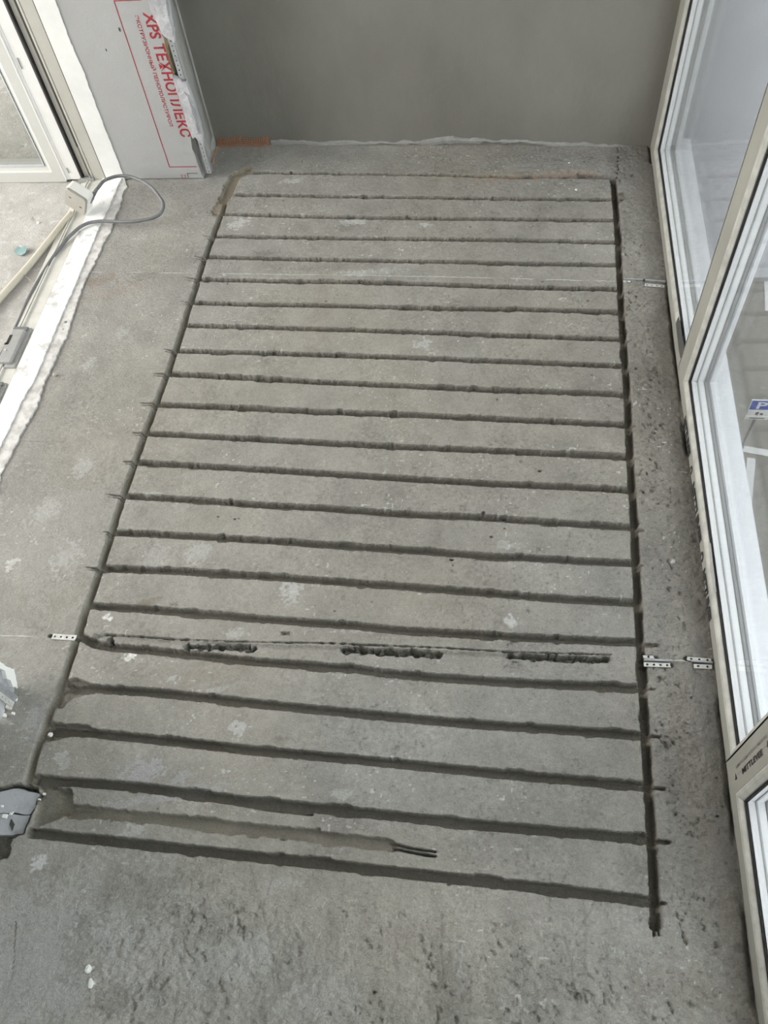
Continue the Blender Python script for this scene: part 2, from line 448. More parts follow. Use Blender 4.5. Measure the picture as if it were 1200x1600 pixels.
# broad areas
stain(100, 830, 90, 110, (0.38, 0.375, 0.35), 0.4, 1, 0.06, 0.9)
stain(60, 560, 80, 120, (0.40, 0.385, 0.35), 0.3, 2, 0.08, 0.8)
stain(230, 360, 70, 60, (0.40, 0.39, 0.355), 0.3, 3, 0.06, 0.8)
stain(60, 1500, 150, 130, (0.42, 0.42, 0.405), 0.7, 4, 0.06, 0.8)
stain(230, 1530, 60, 60, (0.42, 0.41, 0.39), 0.6, 5, 0.04, 0.8)
stain(360, 1500, 60, 40, (0.42, 0.42, 0.40), 0.6, 6, 0.04, 0.9)
stain(190, 1560, 60, 30, DK, 0.4, 7, 0.03, 0.9)
stain(120, 1490, 25, 60, DK, 0.35, 8, 0.03, 0.9)
stain(500, 1560, 60, 30, (0.42, 0.41, 0.39), 0.5, 9, 0.04, 0.9)
stain(190, 1400, 80, 40, DK, 0.3, 10, 0.03, 1.0)
for i, (x, y) in enumerate([(1010, 300), (1000, 640), (1060, 1100), (1075, 1180), (1100, 1300), (1085, 900), (1130, 1450), (1000, 1560), (700, 1560)]):
    stain(x, y, 30, 70, (0.205, 0.188, 0.162), 0.4, 20 + i, 0.03, 0.9)
# splashes and scuffs
for i, (x, y, rx, ry, c, k) in enumerate([
    (372, 350, 13, 9, LT, .9), (552, 346, 22, 6, LT, .85), (540, 355, 13, 8, DK, .4), (460, 284, 12, 4, LT, .8), (445, 283, 9, 3, LT, .6),
    (665, 351, 9, 4, LT, .8), (570, 426, 60, 5, LT, .6), (520, 415, 70, 6, DK, .35), (640, 424, 60, 8, (0.27, .27, .25), .4), (455, 925, 17, 20, LT, .7), (797, 971, 13, 9, LT, .9),
    (370, 1140, 13, 16, LT, .8), (205, 1023, 10, 7, WH, .9), (222, 1208, 38, 20, LILAC, .8), (285, 1215, 14, 16, LILAC, .6),
    (205, 1297, 22, 12, LT, .6), (250, 1246, 110, 8, LILAC, .6), (60, 1349, 11, 13, (.6, .6, .6), .9), (140, 1515, 7, 7, WH, .9), (142, 1537, 8, 5, WH, .9),
    (95, 1180, 12, 5, LT, .8), (166, 963, 6, 4, WH, .8), (172, 967, 3, 3, WH, .8), (150, 440, 30, 9, BR, .6), (225, 432, 28, 7, DK, .45),
    (180, 455, 50, 14, BR, .3), (100, 480, 20, 30, BR, .3), (215, 372, 12, 4, LT, .3), (140, 568, 10, 10, LT, .5), (130, 730, 14, 14, LT, .5), (190, 520, 14, 10, LT, .4),
    (100, 870, 22, 22, LT, .5), (20, 880, 12, 8, WH, .5), (70, 800, 22, 18, LT, .4), (225, 775, 30, 5, LT, .5), (310, 865, 22, 14, LT, .5), (243, 870, 20, 16, LT, .3),
    (365, 990, 20, 9, LT, .5), (590, 985, 60, 4, LT, .4), (100, 1190, 8, 14, LT, .5), (270, 1060, 8, 5, LT, .6), (340, 1078, 20, 5, LT, .4),
    (660, 538, 16, 8, LT, .6), (655, 545, 8, 4, DK, .4), (790, 850, 12, 7, LT, .4), (535, 1240, 16, 8, LT, .4), (440, 1380, 30, 14, LT, .25), (760, 800, 60, 20, (.23, .22, .205), .3),
    (680, 990, 5, 3, WH, .6), (270, 945, 8, 4, DUST_SHADE, .6), (232, 940, 20, 6, TAN, .8), (410, 397, 20, 6, DK, .5), (385, 1040, 10, 5, BR, .3), (330, 1050, 70, 20, BR, .22),
    (620, 268, 30, 4, DK, .2), (775, 262, 16, 4, DK, .2), (500, 490, 22, 60, (.25, .22, .195), .3), (880, 720, 50, 30, (.25, .24, .22), .3), (60, 1120, 14, 30, LILAC, .55), (45, 1130, 10, 22, LT, .4),
    (620, 1470, 70, 40, (.29, .26, .225), .3), (1060, 1540, 80, 40, (.26, .235, .20), .3), (720, 1500, 12, 60, LT, .2), (770, 1560, 14, 40, DK, .25)]):
    stain(x, y, rx, ry, c, k, 50 + i, 0.012, 0.75)
# white flecks of plaster
fleck = sstep(0.80, 0.86, vnoise(X, Y, 0.007, 500)) * sstep(0.0, 0.4, vnoise(X, Y, 0.12, 501)) * 0.55
blend(fleck, (0.6, 0.6, 0.58))
# thin pale screed joints
def hair(pts, w, col, k, seed, z=0.0):
    sl, D, T, sx, sy = dist_poly(pl(*pts), 0.02)
    m = (1 - sstep(w * .4, w, D + 0.0006 * vnoise(sx, sy, .01, seed))) * k * sstep(-0.75, 0.1, vnoise(sx, sy, .05, seed + 1))
    C[sl] = C[sl] * (1 - m[..., None]) + np.array(col) * m[..., None]
    Z[sl] += z * m
hair([(140, 425), (300, 427), (560, 430), (760, 434), (960, 440)], 0.002, (.52, .52, .50), .8, 701, .0006)
hair([(0, 993), (40, 994), (85, 995)], 0.002, (.55, .54, .52), .9, 703, .0006)
hair([(1047, 1032), (1080, 1033)], 0.0018, (.55, .54, .52), .9, 705, .0006)
hair([(25, 689), (100, 690)], 0.0022, DK, .6, 707, -.001)
hair([(0, 1600), (20, 1520), (25, 1440)], 0.0016, DK, .8, 709, -.002)
hair([(78, 1480), (88, 1430)], 0.0018, DK, .6, 711, -.001)
for i, (a, b) in enumerate([((390, 1350), (440, 1560)), ((690, 1430), (685, 1600)), ((815, 1480), (815, 1580)), ((910, 1400), (913, 1510)), ((250, 1440), (235, 1590)), ((300, 1370), (270, 1600)),
                            ((875, 1440), (900, 1560)), ((430, 1330), (410, 1420)), ((725, 1480), (735, 1590)), ((1060, 1180), (1063, 1250)), ((940, 1380), (900, 1460)), ((1005, 1330), (1000, 1390))]):
    hair([a, ((a[0] + b[0]) / 2 + 4, (a[1] + b[1]) / 2), b], 0.003, DK, .35, 720 + i * 2, -.0016)

# cross channels, far to near
G = [
 [(388, 269), (450, 270), (560, 271.5), (700, 273.5), (810, 277), (870, 276), (955, 278)],
 [(363, 304), (500, 306), (700, 309), (850, 310.5), (950, 312)],
 [(347, 334), (420, 336.5), (500, 338.5), (700, 341.5), (850, 343), (958, 344.5)],
 [(335, 369), (500, 371.5), (700, 374), (850, 376), (960, 379)],
 [(323, 401.5), (400, 403.5), (500, 405.5), (700, 409), (800, 411.5), (962, 414.5)],
 [(310, 436.5), (420, 439), (560, 440.5), (700, 445), (800, 449), (965, 452.5)],
 [(300, 472.5), (380, 475.5), (500, 477), (700, 482), (800, 483), (966, 488)],
 [(287, 508), (400, 511), (500, 514), (700, 520.5), (800, 524.6), (968, 530.5)],
 [(273, 548), (400, 551), (500, 554.5), (700, 560.5), (850, 567), (971, 572)],
 [(262, 584), (400, 591), (500, 597), (640, 603), (760, 609), (900, 613), (974, 616.5)],
 [(247, 632), (370, 637), (500, 643.5), (640, 648), (800, 655.7), (900, 660), (976, 664)],
 [(231, 677), (360, 684), (500, 692), (640, 699), (770, 704), (900, 711), (981, 714.5)],
 [(217, 722.5), (360, 731), (500, 739.5), (650, 749), (790, 757), (900, 761.5), (984, 766)],
 [(199, 775), (300, 781), (400, 789), (500, 794), (640, 804), (760, 809), (900, 819), (986, 824)],
 [(182, 832), (300, 838), (420, 845), (500, 850.5), (640, 860), (770, 869), (900, 876), (988, 880.5)],
 [(162, 888), (290, 893), (400, 900), (500, 907), (640, 917), (730, 924), (860, 935), (990, 942)],
 [(142, 946.5), (250, 954), (430, 969), (550, 977), (625, 985), (767, 993), (880, 999), (994, 1004)],
 [(128, 996), (150, 1007), (175, 1011), (269, 1020), (400, 1034), (550, 1044.5), (604, 1052), (700, 1060), (792, 1066), (900, 1071), (997, 1075)],
 [(105, 1074), (147, 1076), (267, 1084), (400, 1099), (550, 1114), (730, 1130.5), (860, 1139), (1003, 1149.5)],
 [(80, 1140), (160, 1147), (267, 1158), (400, 1173), (550, 1186), (702, 1201), (860, 1216), (1010, 1228)],
 [(54, 1218), (200, 1228), (400, 1253.5), (560, 1269), (730, 1287), (870, 1299), (1018, 1312)],
 [(48, 1301), (200, 1317), (400, 1338.5), (560, 1356), (730, 1374.5), (870, 1390), (1024, 1410)],
]
for i, g in enumerate(G):
    w = 0.0192 if i < 9 else 0.0205
    if i == 0: w = 0.0165
    if i >= 17: w = 0.021
    cut(pl(*g), w, 0.025, 1000 + i * 31, chips=0.003)
# long right channel and the hand-cut left one
cut(pl((958, 279), (963, 330), (967, 397), (970.5, 480), (974, 530), (980, 609), (985, 719), (991, 812), (995.5, 906), (1000, 994), (1006, 1092), (1012.5, 1214), (1020, 1336), (1025, 1446)),
    0.0195, 0.027, 2000, jagged=0.0012, fill=(0.17, 0.155, 0.125), chips=0.003)
left = pl((352, 318), (346, 335), (331, 375), (318, 410), (305, 452), (292, 492), (279, 535), (263, 580), (245, 628), (229, 672), (212, 720), (194, 772), (176, 828), (158, 887), (139, 943),
          (122, 995), (109, 1035), (97, 1070), (80, 1107), (66, 1145), (54, 1183), (44, 1218))
cut(left, 0.0185, 0.019, 2100, jagged=0.001, fill=(.27, .25, .205), fillk=0.85, floor_n=0.0012)
# widened, broken parts
cut(pl((386, 266), (368, 275), (350, 312)), 0.044, 0.010, 2200, jagged=0.006, fill=(0.27, 0.235, 0.18), fillk=.85, soft=0.006, floor_n=0.004)
cut(pl((346, 318), (338, 330)), 0.040, 0.005, 2210, jagged=0.006, fill=(0.27, 0.235, 0.18), fillk=.8, soft=0.01)
cut(pl((835, 275), (880, 270), (925, 271)), 0.03, 0.006, 2220, jagged=0.006, fill=(0.27, 0.20, 0.15), fillk=.5, soft=0.008)
cut(pl((905, 272), (955, 277)), 0.022, 0.017, 2225, jagged=0.004, fillk=.6)
stain(785, 278, 60, 6, (0.30, 0.215, 0.165), 0.55, 130, 0.015, 0.8)
stain(740, 276, 100, 6, (0.30, 0.27, 0.2), 0.3, 131, 0.02, 0.8)
for k, (x, y) in enumerate([(965, 252), (965, 258), (965.5, 264), (964.5, 270), (964, 277), (966, 245)]):
    cut(pl((x, y - 1.5), (x + .5, y + 1.5)), 0.005, 0.008, 2230 + k, jagged=.001, fill=(.08, .08, .07))
pit([(957, 302), (974, 300), (978, 309), (968, 318), (955, 314)], 0.006, 2240)
pit([(90, 1068), (120, 1058), (142, 1068), (175, 1077), (135, 1086), (112, 1092), (95, 1108), (82, 1104)], 0.014, 2250, fill=(.22, .2, .17))
pit([(80, 1126), (100, 1130), (135, 1132), (160, 1143), (120, 1150), (90, 1156), (70, 1160), (64, 1145)], 0.018, 2260)
pit([(52, 1222), (112, 1232), (116, 1262), (170, 1268), (110, 1272), (66, 1290), (48, 1302), (58, 1256), (62, 1235)], 0.019, 2270, fill=(.185, .175, .14))
cut(pl((90, 1262), (113, 1266), (200, 1275), (267, 1281), (400, 1296), (500, 1308), (609, 1320)), 0.024, 0.014, 2280, jagged=0.003, fill=TAN, fillk=.75, chips=.004, floor_n=.004)
cut(pl((609, 1317), (640, 1325), (680, 1331)), 0.006, 0.014, 2290, jagged=.001)
cut(pl((615, 1326), (650, 1333), (680, 1338)), 0.006, 0.016, 2295, jagged=.001, fill=(.1, .1, .08))
cut(pl((330, 1250), (420, 1266), (488, 1273)), 0.006, 0.012, 2297, jagged=.001)
cut(pl((300, 1090), (400, 1106)), 0.004, 0.008, 2298, jagged=.001)
cut(pl((400, 846), (440, 845), (455, 841)), 0.006, 0.012, 2299, jagged=.001, taper=.7)
cut(pl((260, 1152), (330, 1162), (360, 1172)), 0.012, 0.014, 2301, jagged=.003)
# the dug-out band beside the third-nearest board
cut(pl((150, 994), (280, 1003), (400, 1010), (530, 1014), (690, 1021), (800, 1025), (952, 1030)), 0.017, 0.006, 2300, jagged=0.003, fill=(.30, .295, .27), fillk=.3, soft=.008, floor_n=.003)
cut(pl((165, 991), (280, 998.5), (400, 1003), (524, 1005), (690, 1012), (790, 1018), (955, 1023)), 0.004, 0.013, 2310, jagged=0.0018, fill=DUST_SHADE)
for k, (a, b, w) in enumerate([((292, 1010), (398, 1013), .017), ((538, 1015), (684, 1022), .018), ((798, 1026), (950, 1031), .016), ((170, 998), (176, 1004), .012)]):
    P = pl(a, b)
    cut(P, w, 0.026, 2320 + k * 7, jagged=0.005, fill=(.17, .165, .145), fillk=.7, floor_n=.016, fs=.009)
pit([(762, 990), (773, 985), (785, 996), (776, 998), (765, 997)], 0.02, 2350, .002, fill=(.12, .12, .1))
pit([(438, 987), (453, 986), (455, 993), (440, 993)], 0.006, 2351, .002)
cut(pl((435, 973), (452, 974)), 0.005, 0.03, 2352, fill=(.08, .08, .07))
pit([(1000, 1003), (1030, 1006), (1032, 1012), (1002, 1012)], 0.008, 2360, .003)
pit([(940, 995), (990, 1000), (990, 1010), (950, 1006)], 0.004, 2361, .004, fillk=.3)
cut(pl((600, 441), (622, 443)), 0.016, 0.012, 2362, fill=(.12, .12, .1), fillk=.6)
cut(pl((500, 437), (522, 438)), 0.014, 0.010, 2363, fill=(.16, .15, .13), fillk=.6)
# overruns of the cutting disc
for i, (x0, y0, x1, y1) in enumerate([(338, 335, 323, 333), (330, 372, 318, 369), (318, 404, 304, 401), (306, 437, 285, 434), (296, 474, 282, 471), (270, 549, 256, 546), (257, 585, 237, 584), (240, 631, 219, 630),
                                      (226, 678, 207, 677), (210, 723, 193, 722), (192, 776, 166, 773), (174, 833, 162, 832), (156, 890, 134, 887)]):
    cut(pl((x0, y0 - 1.5), (x1, y1 - 1)), 0.0078, 0.014, 2400 + i, jagged=.0008, taper=.7)
    cut(pl((x0, y0 + 2.5), (x1 + 3, y1 + 2.8)), 0.006, 0.012, 2450 + i, jagged=.0008, taper=.7)
for i, (x0, y0, x1, y1, w) in enumerate([(970, 310, 976, 310, .008), (972, 491, 979, 492, .008), (976, 533, 983, 534, .008), (984, 665, 992, 666, .010), (988, 715, 994, 716, .009), (992, 825, 1004, 829, .013), (996, 882, 1005, 884, .010),
                                         (1006, 1076, 1022, 1077, .009), (1008, 1150, 1030, 1151, .013), (1012, 1230, 1038, 1232, .013), (1018, 1314, 1046, 1316, .013), (1026, 1411, 1040, 1412, .012)]):
    cut(pl((x0, y0), (x1, y1)), w, 0.017, 2500 + i * 3, jagged=.002, taper=.4)
cut(pl((1021.5, 1440), (1022, 1462)), .0045, .012, 2560, jagged=.0006); cut(pl((1029, 1440), (1029.5, 1461)), .0045, .012, 2561, jagged=.0006)
# pock holes
for k, (x, y, r) in enumerate([(705, 874, 7), (707, 883, 6), (843, 736, 6), (836, 733, 3), (755, 801, 7), (367, 811, 6), (373, 810, 4), (341, 807, 3), (909, 478, 5), (918, 470, 4), (540, 461, 3), (534, 460, 2), (527, 461, 2), (443, 313, 4),
                             (400, 322, 3), (422, 333, 4), (567, 607, 4), (777, 624, 4), (786, 628, 3), (784, 643, 2), (523, 955, 5), (580, 940, 4), (651, 969, 2), (645, 968, 2), (850, 691, 4), (768, 839, 3), (789, 826, 3),
                             (250, 1322, 2), (537, 1424, 5), (235, 1445, 4), (270, 462, 2), (356, 443, 2), (1040, 417, 4), (1023, 445, 2), (735, 354, 3), (731, 364, 3), (585, 1550, 4), (925, 586, 3), (848, 440, 3), (100, 1446, 2),
                             (472, 252, 3), (685, 242, 3), (877, 251, 3), (913, 253, 4), (823, 297, 2), (510, 470, 3), (1083, 1122, 4), (1080, 1090, 5), (1075, 1145, 4), (1070, 1150, 3), (1095, 1300, 4), (1120, 1215, 5), (1130, 1260, 4), (1122, 1275, 4), (1132, 1240, 3)]):
    cut(pl((x - .5, y), (x + .5, y + .5)), 0.0009 * r, 0.007, 2600 + k, jagged=.0022, soft=.002, fill=(.11, .105, .09), fillk=.85, floor_n=.0005)
rp = np.random.RandomState(5)
for k in range(200):
    px_, py_ = rp.uniform(120, 1130), rp.uniform(250, 1590)
    if rp.rand() < 0.35: px_ = rp.uniform(1000, 1110)
    p = fl(px_, py_)
    if -1.25 < p.x < 0.49 and p.y < 2.5:
        cut([p, p + Vector((.001, 0.0005, 0))], rp.uniform(.0015, .0032), rp.uniform(.002, .004), 3300 + k, jagged=.0012, soft=.002, fill=(.14, .135, .115), fillk=.7, floor_n=.0004)
# broken-out hole at the left with foam lying in it
pit([(-60, 1236), (-10, 1229), (30, 1223), (58, 1228), (63, 1240), (52, 1270), (38, 1304), (20, 1310), (14, 1342), (-30, 1345), (-60, 1340)], 0.035, 2700, .004, fill=(.15, .145, .12), rough_n=.008)
# slight hollow under the perforated strips
for a, b in [((1005, 438), (1042, 441)), ((78, 993.5), (118, 996)), ((1004, 1037), (1048, 1040)), ((1004, 1027), (1026, 1028)), ((1072, 1029), (1114, 1033)), ((1086, 1037), (1114, 1040))]:
    cut(pl(a, b), 0.011, 0.006, 2800 + int(a[0]), jagged=.002, fill=(.12, .115, .1), fillk=.9)
# trowelled fillet of cement along the back wall, and ragged joint at the windows
Z += 0.004 * sstep(2.555, 2.60, Y + 0.03 * (X + 0.3) + .008 * vnoise(X, Y, .05, 95))
Z -= 0.012 * sstep(0.487, 0.497, X + .006 * fbm(X, Y, .03, 96)) * sstep(0.0, .5, vnoise(X, Y, .10, 97))
C = np.clip(C, 0.02, 0.9)

nx, ny = X.shape
idx = np.arange(nx * ny).reshape(nx, ny)
quads = np.stack([idx[:-1, :-1], idx[1:, :-1], idx[1:, 1:], idx[:-1, 1:]], -1).reshape(-1, 4)
me = bpy.data.meshes.new('floor')
me.vertices.add(nx * ny)
me.vertices.foreach_set('co', np.stack([X, Y, Z], -1).astype(np.float32).ravel())
me.loops.add(len(quads) * 4); me.polygons.add(len(quads))
me.loops.foreach_set('vertex_index', quads.astype(np.int32).ravel())
me.polygons.foreach_set('loop_start', np.arange(0, len(quads) * 4, 4, dtype=np.int32))
me.polygons.foreach_set('use_smooth', np.ones(len(quads), dtype=bool))
me.update(calc_edges=True)
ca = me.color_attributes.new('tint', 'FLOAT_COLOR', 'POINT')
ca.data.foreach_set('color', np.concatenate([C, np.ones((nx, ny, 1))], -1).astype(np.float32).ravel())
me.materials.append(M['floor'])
floor = link(bpy.data.objects.new('floor', me))
tag(floor, kind='structure')
slab_o = boxes('floor', [((-1.46, -2.3, -0.25), (0.575, 2.9, -0.075))], M['facade']); tag(slab_o, kind='structure')

# ================================================================== SHELL
BW = lambda x: 2.600 - 0.033 * (x + 0.4)         # face of the back wall is a touch out of square
v = [(-1.6, BW(-1.6), -.1), (0.56, BW(.56), -.1), (.56, 2.9, -.1), (-1.6, 2.9, -.1)]
wall_back = slab('wall_back', v, 0, 2.7, M['wall'], axis='Z'); tag(wall_back, kind='structure')
wl = boxes('wall_left', [((-1.46, 2.456, -.1), (-1.003, 2.62, 2.6)), ((-1.46, 2.62, -.1), (-1.003, 4.5, 2.6)),
                         ((-1.46, -2.3, -.1), (-1.04, 0.50, 2.6)), ((-1.46, 0.50, 2.25), (-1.04, 2.456, 2.6))], M['wall_light'])
tag(wl, kind='structure')
wf = boxes('wall_front', [((-1.46, -2.4, -.1), (.6, -2.2, 2.6))], M['wall']); tag(wf, kind='structure')
ce = boxes('ceiling', [((-4.6, -2.4, 2.6), (.65, 4.6, 2.75))], M['ceiling']); tag(ce, kind='structure')
wr = boxes('wall_right', [((.498, -2.4, 2.44), (.60, 2.9, 2.6)), ((.50, -2.4, -.4), (.60, 2.9, -.052))], M['facade']); tag(wr, kind='structure')
# inner room
def rough_patch(name, x0, x1, y0, y1, z, stepm, seed, bc):
    a = np.arange(x0, x1, stepm); b = np.arange(y0, y1, stepm)
    GX, GY = np.meshgrid(a, b, indexing='ij')
    GZ = z + .0025 * fbm(GX, GY, .12, seed) + .0012 * fbm(GX, GY, .018, seed + 3, 3) - .003 * sstep(.5, .75, fbm(GX, GY, .03, seed + 9, 3))
    lumx = 1 + .12 * fbm(GX, GY, .25, seed + 5, 3) + .14 * fbm(GX, GY, .04, seed + 6, 3)
    CC = np.array(bc)[None, None, :] * lumx[..., None]
    fk = sstep(.62, .7, vnoise(GX, GY, .012, seed + 7))[..., None] * .4
    CC = CC * (1 - fk) + np.array((.7, .7, .69)) * fk
    m_, n_ = GX.shape; ii = np.arange(m_ * n_).reshape(m_, n_)
    q = np.stack([ii[:-1, :-1], ii[1:, :-1], ii[1:, 1:], ii[:-1, 1:]], -1).reshape(-1, 4)
    me = bpy.data.meshes.new(name)
    me.from_pydata(np.stack([GX, GY, GZ], -1).reshape(-1, 3).tolist(), [], q.tolist())
    me.polygons.foreach_set('use_smooth', [True] * len(q))
    c = me.color_attributes.new('tint', 'FLOAT_COLOR', 'POINT')
    c.data.foreach_set('color', np.concatenate([CC, np.ones((m_, n_, 1))], -1).astype(np.float32).ravel())
    me.materials.append(M['floor'])
    return link(bpy.data.objects.new(name, me))
rf = rough_patch('floor', -2.2, -1.43, 1.0, 3.0, -0.006, .005, 900, (.50, .485, .46)); tag(rf, kind='structure')
rb = boxes('floor', [((-4.6, -2.4, -.12), (-1.46, 4.6, -.014))], M['thr_mortar']); tag(rb, kind='structure')
rw = boxes('wall_room', [((-4.7, -2.4, -.1), (-4.5, 4.6, 2.6)), ((-4.6, 4.5, -.1), (-1.4, 4.7, 2.6)), ((-4.6, -2.5, -.1), (-1.4, -2.3, 2.6))], M['ceiling'])
tag(rw, kind='structure')

# pale mortar smeared along the foot of the back wall
def back_strip(name, xpix, top, bot, material, seed, thick=.006):
    pt = []
    for x, t in zip(xpix, top): pt.append(ony(x, t, BW(0) - .0))
    V = []; F = []; r = random.Random(seed)
    N = 160
    X0 = ony(xpix[0], top[0], 2.59).x; X1 = ony(xpix[-1], top[-1], 2.56).x
    for i in range(N + 1):
        t = i / N; xw = X0 + (X1 - X0) * t
        px_ = xpix[0] + (xpix[-1] - xpix[0]) * t
        nn = float(fbm(np.array([xw]), np.array([.2]), .05, 690, 4)[0]) * .012
        tz = ony(px_, np.interp(px_, xpix, top), BW(xw)).z + r.uniform(-.0008, .0008) + nn
        bz = min(tz - .002, ony(px_, np.interp(px_, xpix, bot), BW(xw)).z + r.uniform(-.001, .001) + 1.2 * float(fbm(np.array([xw]), np.array([.7]), .04, 695, 4)[0]) * .012)
        y = BW(xw)
        V += [(xw, y + .002, tz + .001), (xw, y - thick * .8, tz - .003), (xw, y - thick, (tz + bz) / 2), (xw, y - thick * .6, bz), (xw, y + .002, bz - .002)]
    for i in range(N):
        for k in range(4):
            F.append((i * 5 + k, i * 5 + k + 1, i * 5 + k + 6, i * 5 + k + 5))
    return mesh_obj(name, V, F, material)
o = back_strip('mortar_smear', [420, 450, 480, 520, 560, 615, 650, 690, 720, 760, 800, 840, 880, 920, 960, 990, 1010],
               [219, 220, 221, 219, 220, 221, 221, 214, 214, 217, 218, 219, 221, 224, 226, 231, 236], [230, 227, 230, 231, 227, 224, 226, 225, 222, 223, 223, 226, 229, 229, 232, 235, 239], M['mortar'], 3)
tag(o, 'long pale grey smear of mortar along the foot of the dark back wall', 'mortar')

# orange reinforcing mesh sticking out of the corner joint
V = []; F = []
def strand(a, b, w, n=None):
    a = Vector(a); b = Vector(b); d = (b - a).normalized(); s = d.cross(Vector((0, 1, .3))).normalized() * w / 2; t = d.cross(s).normalized() * w / 2
    k = len(V)
    for p in (a, b):
        V.extend([p + s + t, p - s + t, p - s - t, p + s - t])
    F.extend([(k, k + 1, k + 5, k + 4), (k + 1, k + 2, k + 6, k + 5), (k + 2, k + 3, k + 7, k + 6), (k + 3, k, k + 4, k + 7), (k, k + 3, k + 2, k + 1), (k + 4, k + 5, k + 6, k + 7)])
r = random.Random(5)
xw = -0.992
while xw < -0.805:
    y = BW(xw) - .006
    fade = min(1, (xw + 1.0) / .05)
    z0 = .002 + r.uniform(-.001, .002); z1 = .030 + .006 * math.sin(xw * 60) + r.uniform(-.004, .005)
    strand((xw, y - .008 - r.uniform(0, .004), z0), (xw + r.uniform(-.003, .003), y + r.uniform(-.002, .001), z1), .0012)
    xw += r.uniform(.0045, .0068)
for z in (.007, .014, .021, .028):
    for k in range(16):
        xa = -0.99 + k * .0118; xb = xa + .0118
        strand((xa, BW(xa) - .012 + z * .22, z + .002 * math.sin(k)), (xb, BW(xb) - .012 + z * .22, z + .002 * math.sin(k + 1)), .0010)
for k in range(7):   # torn tail in front of the corner bead
    strand((-.99 + r.uniform(-.006, .006), 2.49 + k * .012, .004), (-.985 + r.uniform(-.01, .01), 2.50 + k * .014, .018 + r.uniform(0, .012)), .0015)
o = mesh_obj('reinforcing_mesh', V, F, M['orange'])
tag(o, 'torn strip of orange glass-fibre mesh in the corner below the dark back wall', 'mesh')

# ================================================================== WINDOWS (right side)
ZB, ZT = -0.05, 2.44
def window(name, oy0, oy1, fy0, fy1, fz0=0.033, glass_label=None):
    """o* outer edges, f* inner edges of the flat frame face"""
    e = empty(name, ((.498), (oy0 + oy1) / 2, ZB)); tag(e, kind='structure')
    fz1 = ZT - 0.07
    a, b, c, d = fy0 - oy0, oy1 - fy1, fz0 - ZB, ZT - fz1
    o_ = (0, 0, 0, 0)
    rect = (oy0, oy1, ZB, ZT)
    def ins(k): return (a + k, b + k, c + k, d + k)
    def insg(k): return (a + k - .010, b + k, c + k, d + k)
    ring('frame', rect, [(o_, .498), ((a - .004, b - .004, c - .004, d - .004), .498), (ins(-.001), .4995), (ins(0), .503), (ins(0), .512), (ins(.002), .549), (ins(.004), .553), (ins(0), .5565), (ins(0), .575), (o_, .575)], M['film'], e)
    ring('glazing_bead', rect, [(ins(-.003), .4985), (ins(0.001), .4980), (ins(.006), .4995), (ins(.013), .5045), (ins(.0145), .508), (ins(.006), .510), (ins(-.003), .510)], M['bead'], e)
    ring('gasket', rect, [(insg(.0125), .5062), (insg(.0172), .5072), (insg(.0185), .5110), (insg(.006), .5112), (insg(.006), .507)], M['rubber'], e)
    g = (fy0 + .004, fy1 - .004, fz0 + .004, fz1 - .004)
    for x0, x1 in ((.5112, .5142), (.5280, .5310), (.5450, .5480)):
        boxes('glass_pane', [((x0, g[0], g[2]), (x1, g[1], g[3]))], M['glass'], e)
    for x0, x1 in ((.5143, .5279), (.5311, .5449)):
        ring('spacer_bar', rect, [(ins(.004), x0), (ins(.0125), x0), (ins(.0125), x1), (ins(.004), x1)], M['spacer'], e)
    ring('spacer_seal', rect, [(ins(.0045), .5275), (ins(.0140), .5278), (ins(.0140), .5313), (ins(.0045), .5315)], M['sealgrey'], e)
    ring('outer_seal', rect, [(ins(.002), .5482), (ins(.010), .5484), (ins(.012), .553), (ins(.006), .5565), (ins(.0), .5565)], M['sealgrey'], e)
    ring('outer_frame', rect, [(ins(-.003), .5566), (ins(.014), .5566), (ins(.016), .560), (ins(.010), .570), (ins(.0), .5762), (ins(-.05), .5762), (ins(-.05), .5752), (ins(-.003), .5752)], M['outer'], e)
    return e
w1 = window('window_1', 1.583, 2.60, 1.583, 2.497)
w2 = window('window_2', .532, 1.583, .532, 1.508)
w3 = window('window_3', -.64, .532, -.60, .457, .033)
w4 = window('window_4', -2.2, -.64, -2.13, -.70)
# dark chipped dirt in the lower bead of window_1 next to the mullion
slab('dirt_crust', jag([onx(1056, 505, .4975), onx(1060, 495, .4975), onx(1069, 541, .5045), onx(1066, 556, .5), onx(1063, 560, .4975), onx(1060, 540, .4975)], .0006, .006, 4), -.0012, .002, M['dark'], w1, axis='Z')
slab('dirt_crust', jag([onx(1105, 845, .5045), onx(1110, 850, .5055), onx(1119, 925, .5055), onx(1114, 926, .502), onx(1110, 890, .502), onx(1103, 858, .5015)], .0006, .008, 6), -.0005, .0022, M['greyplastic'], w2, axis='Z')
# printing on the protective film
p = onx(1150, 1201, .498)
TXT = 'MITTLEVEE'
b0 = onx(1160.5, 1210, .4975); b1 = onx(1192, 1178, .4975)
text_obj('film_lettering', TXT, (.4975, b0.y, b0.z), (0, 0, 1), (0, 1, 0), b1.z - b0.z, .011, M['blackprint'], w3, bold=.03)
c0 = onx(1150.5, 1202, .4975); c1 = onx(1199, 1152, .4975)
text_obj('film_lettering', 'REMOVE FILM WITHIN 3 MONTHS', (.4975, c0.y + .001, c0.z), (0, 0, 1), (0, 1, 0), c1.z - c0.z, .0062, M['greyprint'], w3, bold=.01)
t0 = onx(1149, 1219, .4975)
slab('film_arrow', [t0, t0 + Vector((0, .0, .012)), t0 + Vector((0, .011, .007))], -.0004, .0, M['blackprint'], w3, axis='X')
t1 = onx(1198.5, 1168, .4975)
slab('film_arrow', [t1, t1 + Vector((0, .0, .012)), t1 + Vector((0, .011, .007))], -.0004, .0, M['blackprint'], w3, axis='X')
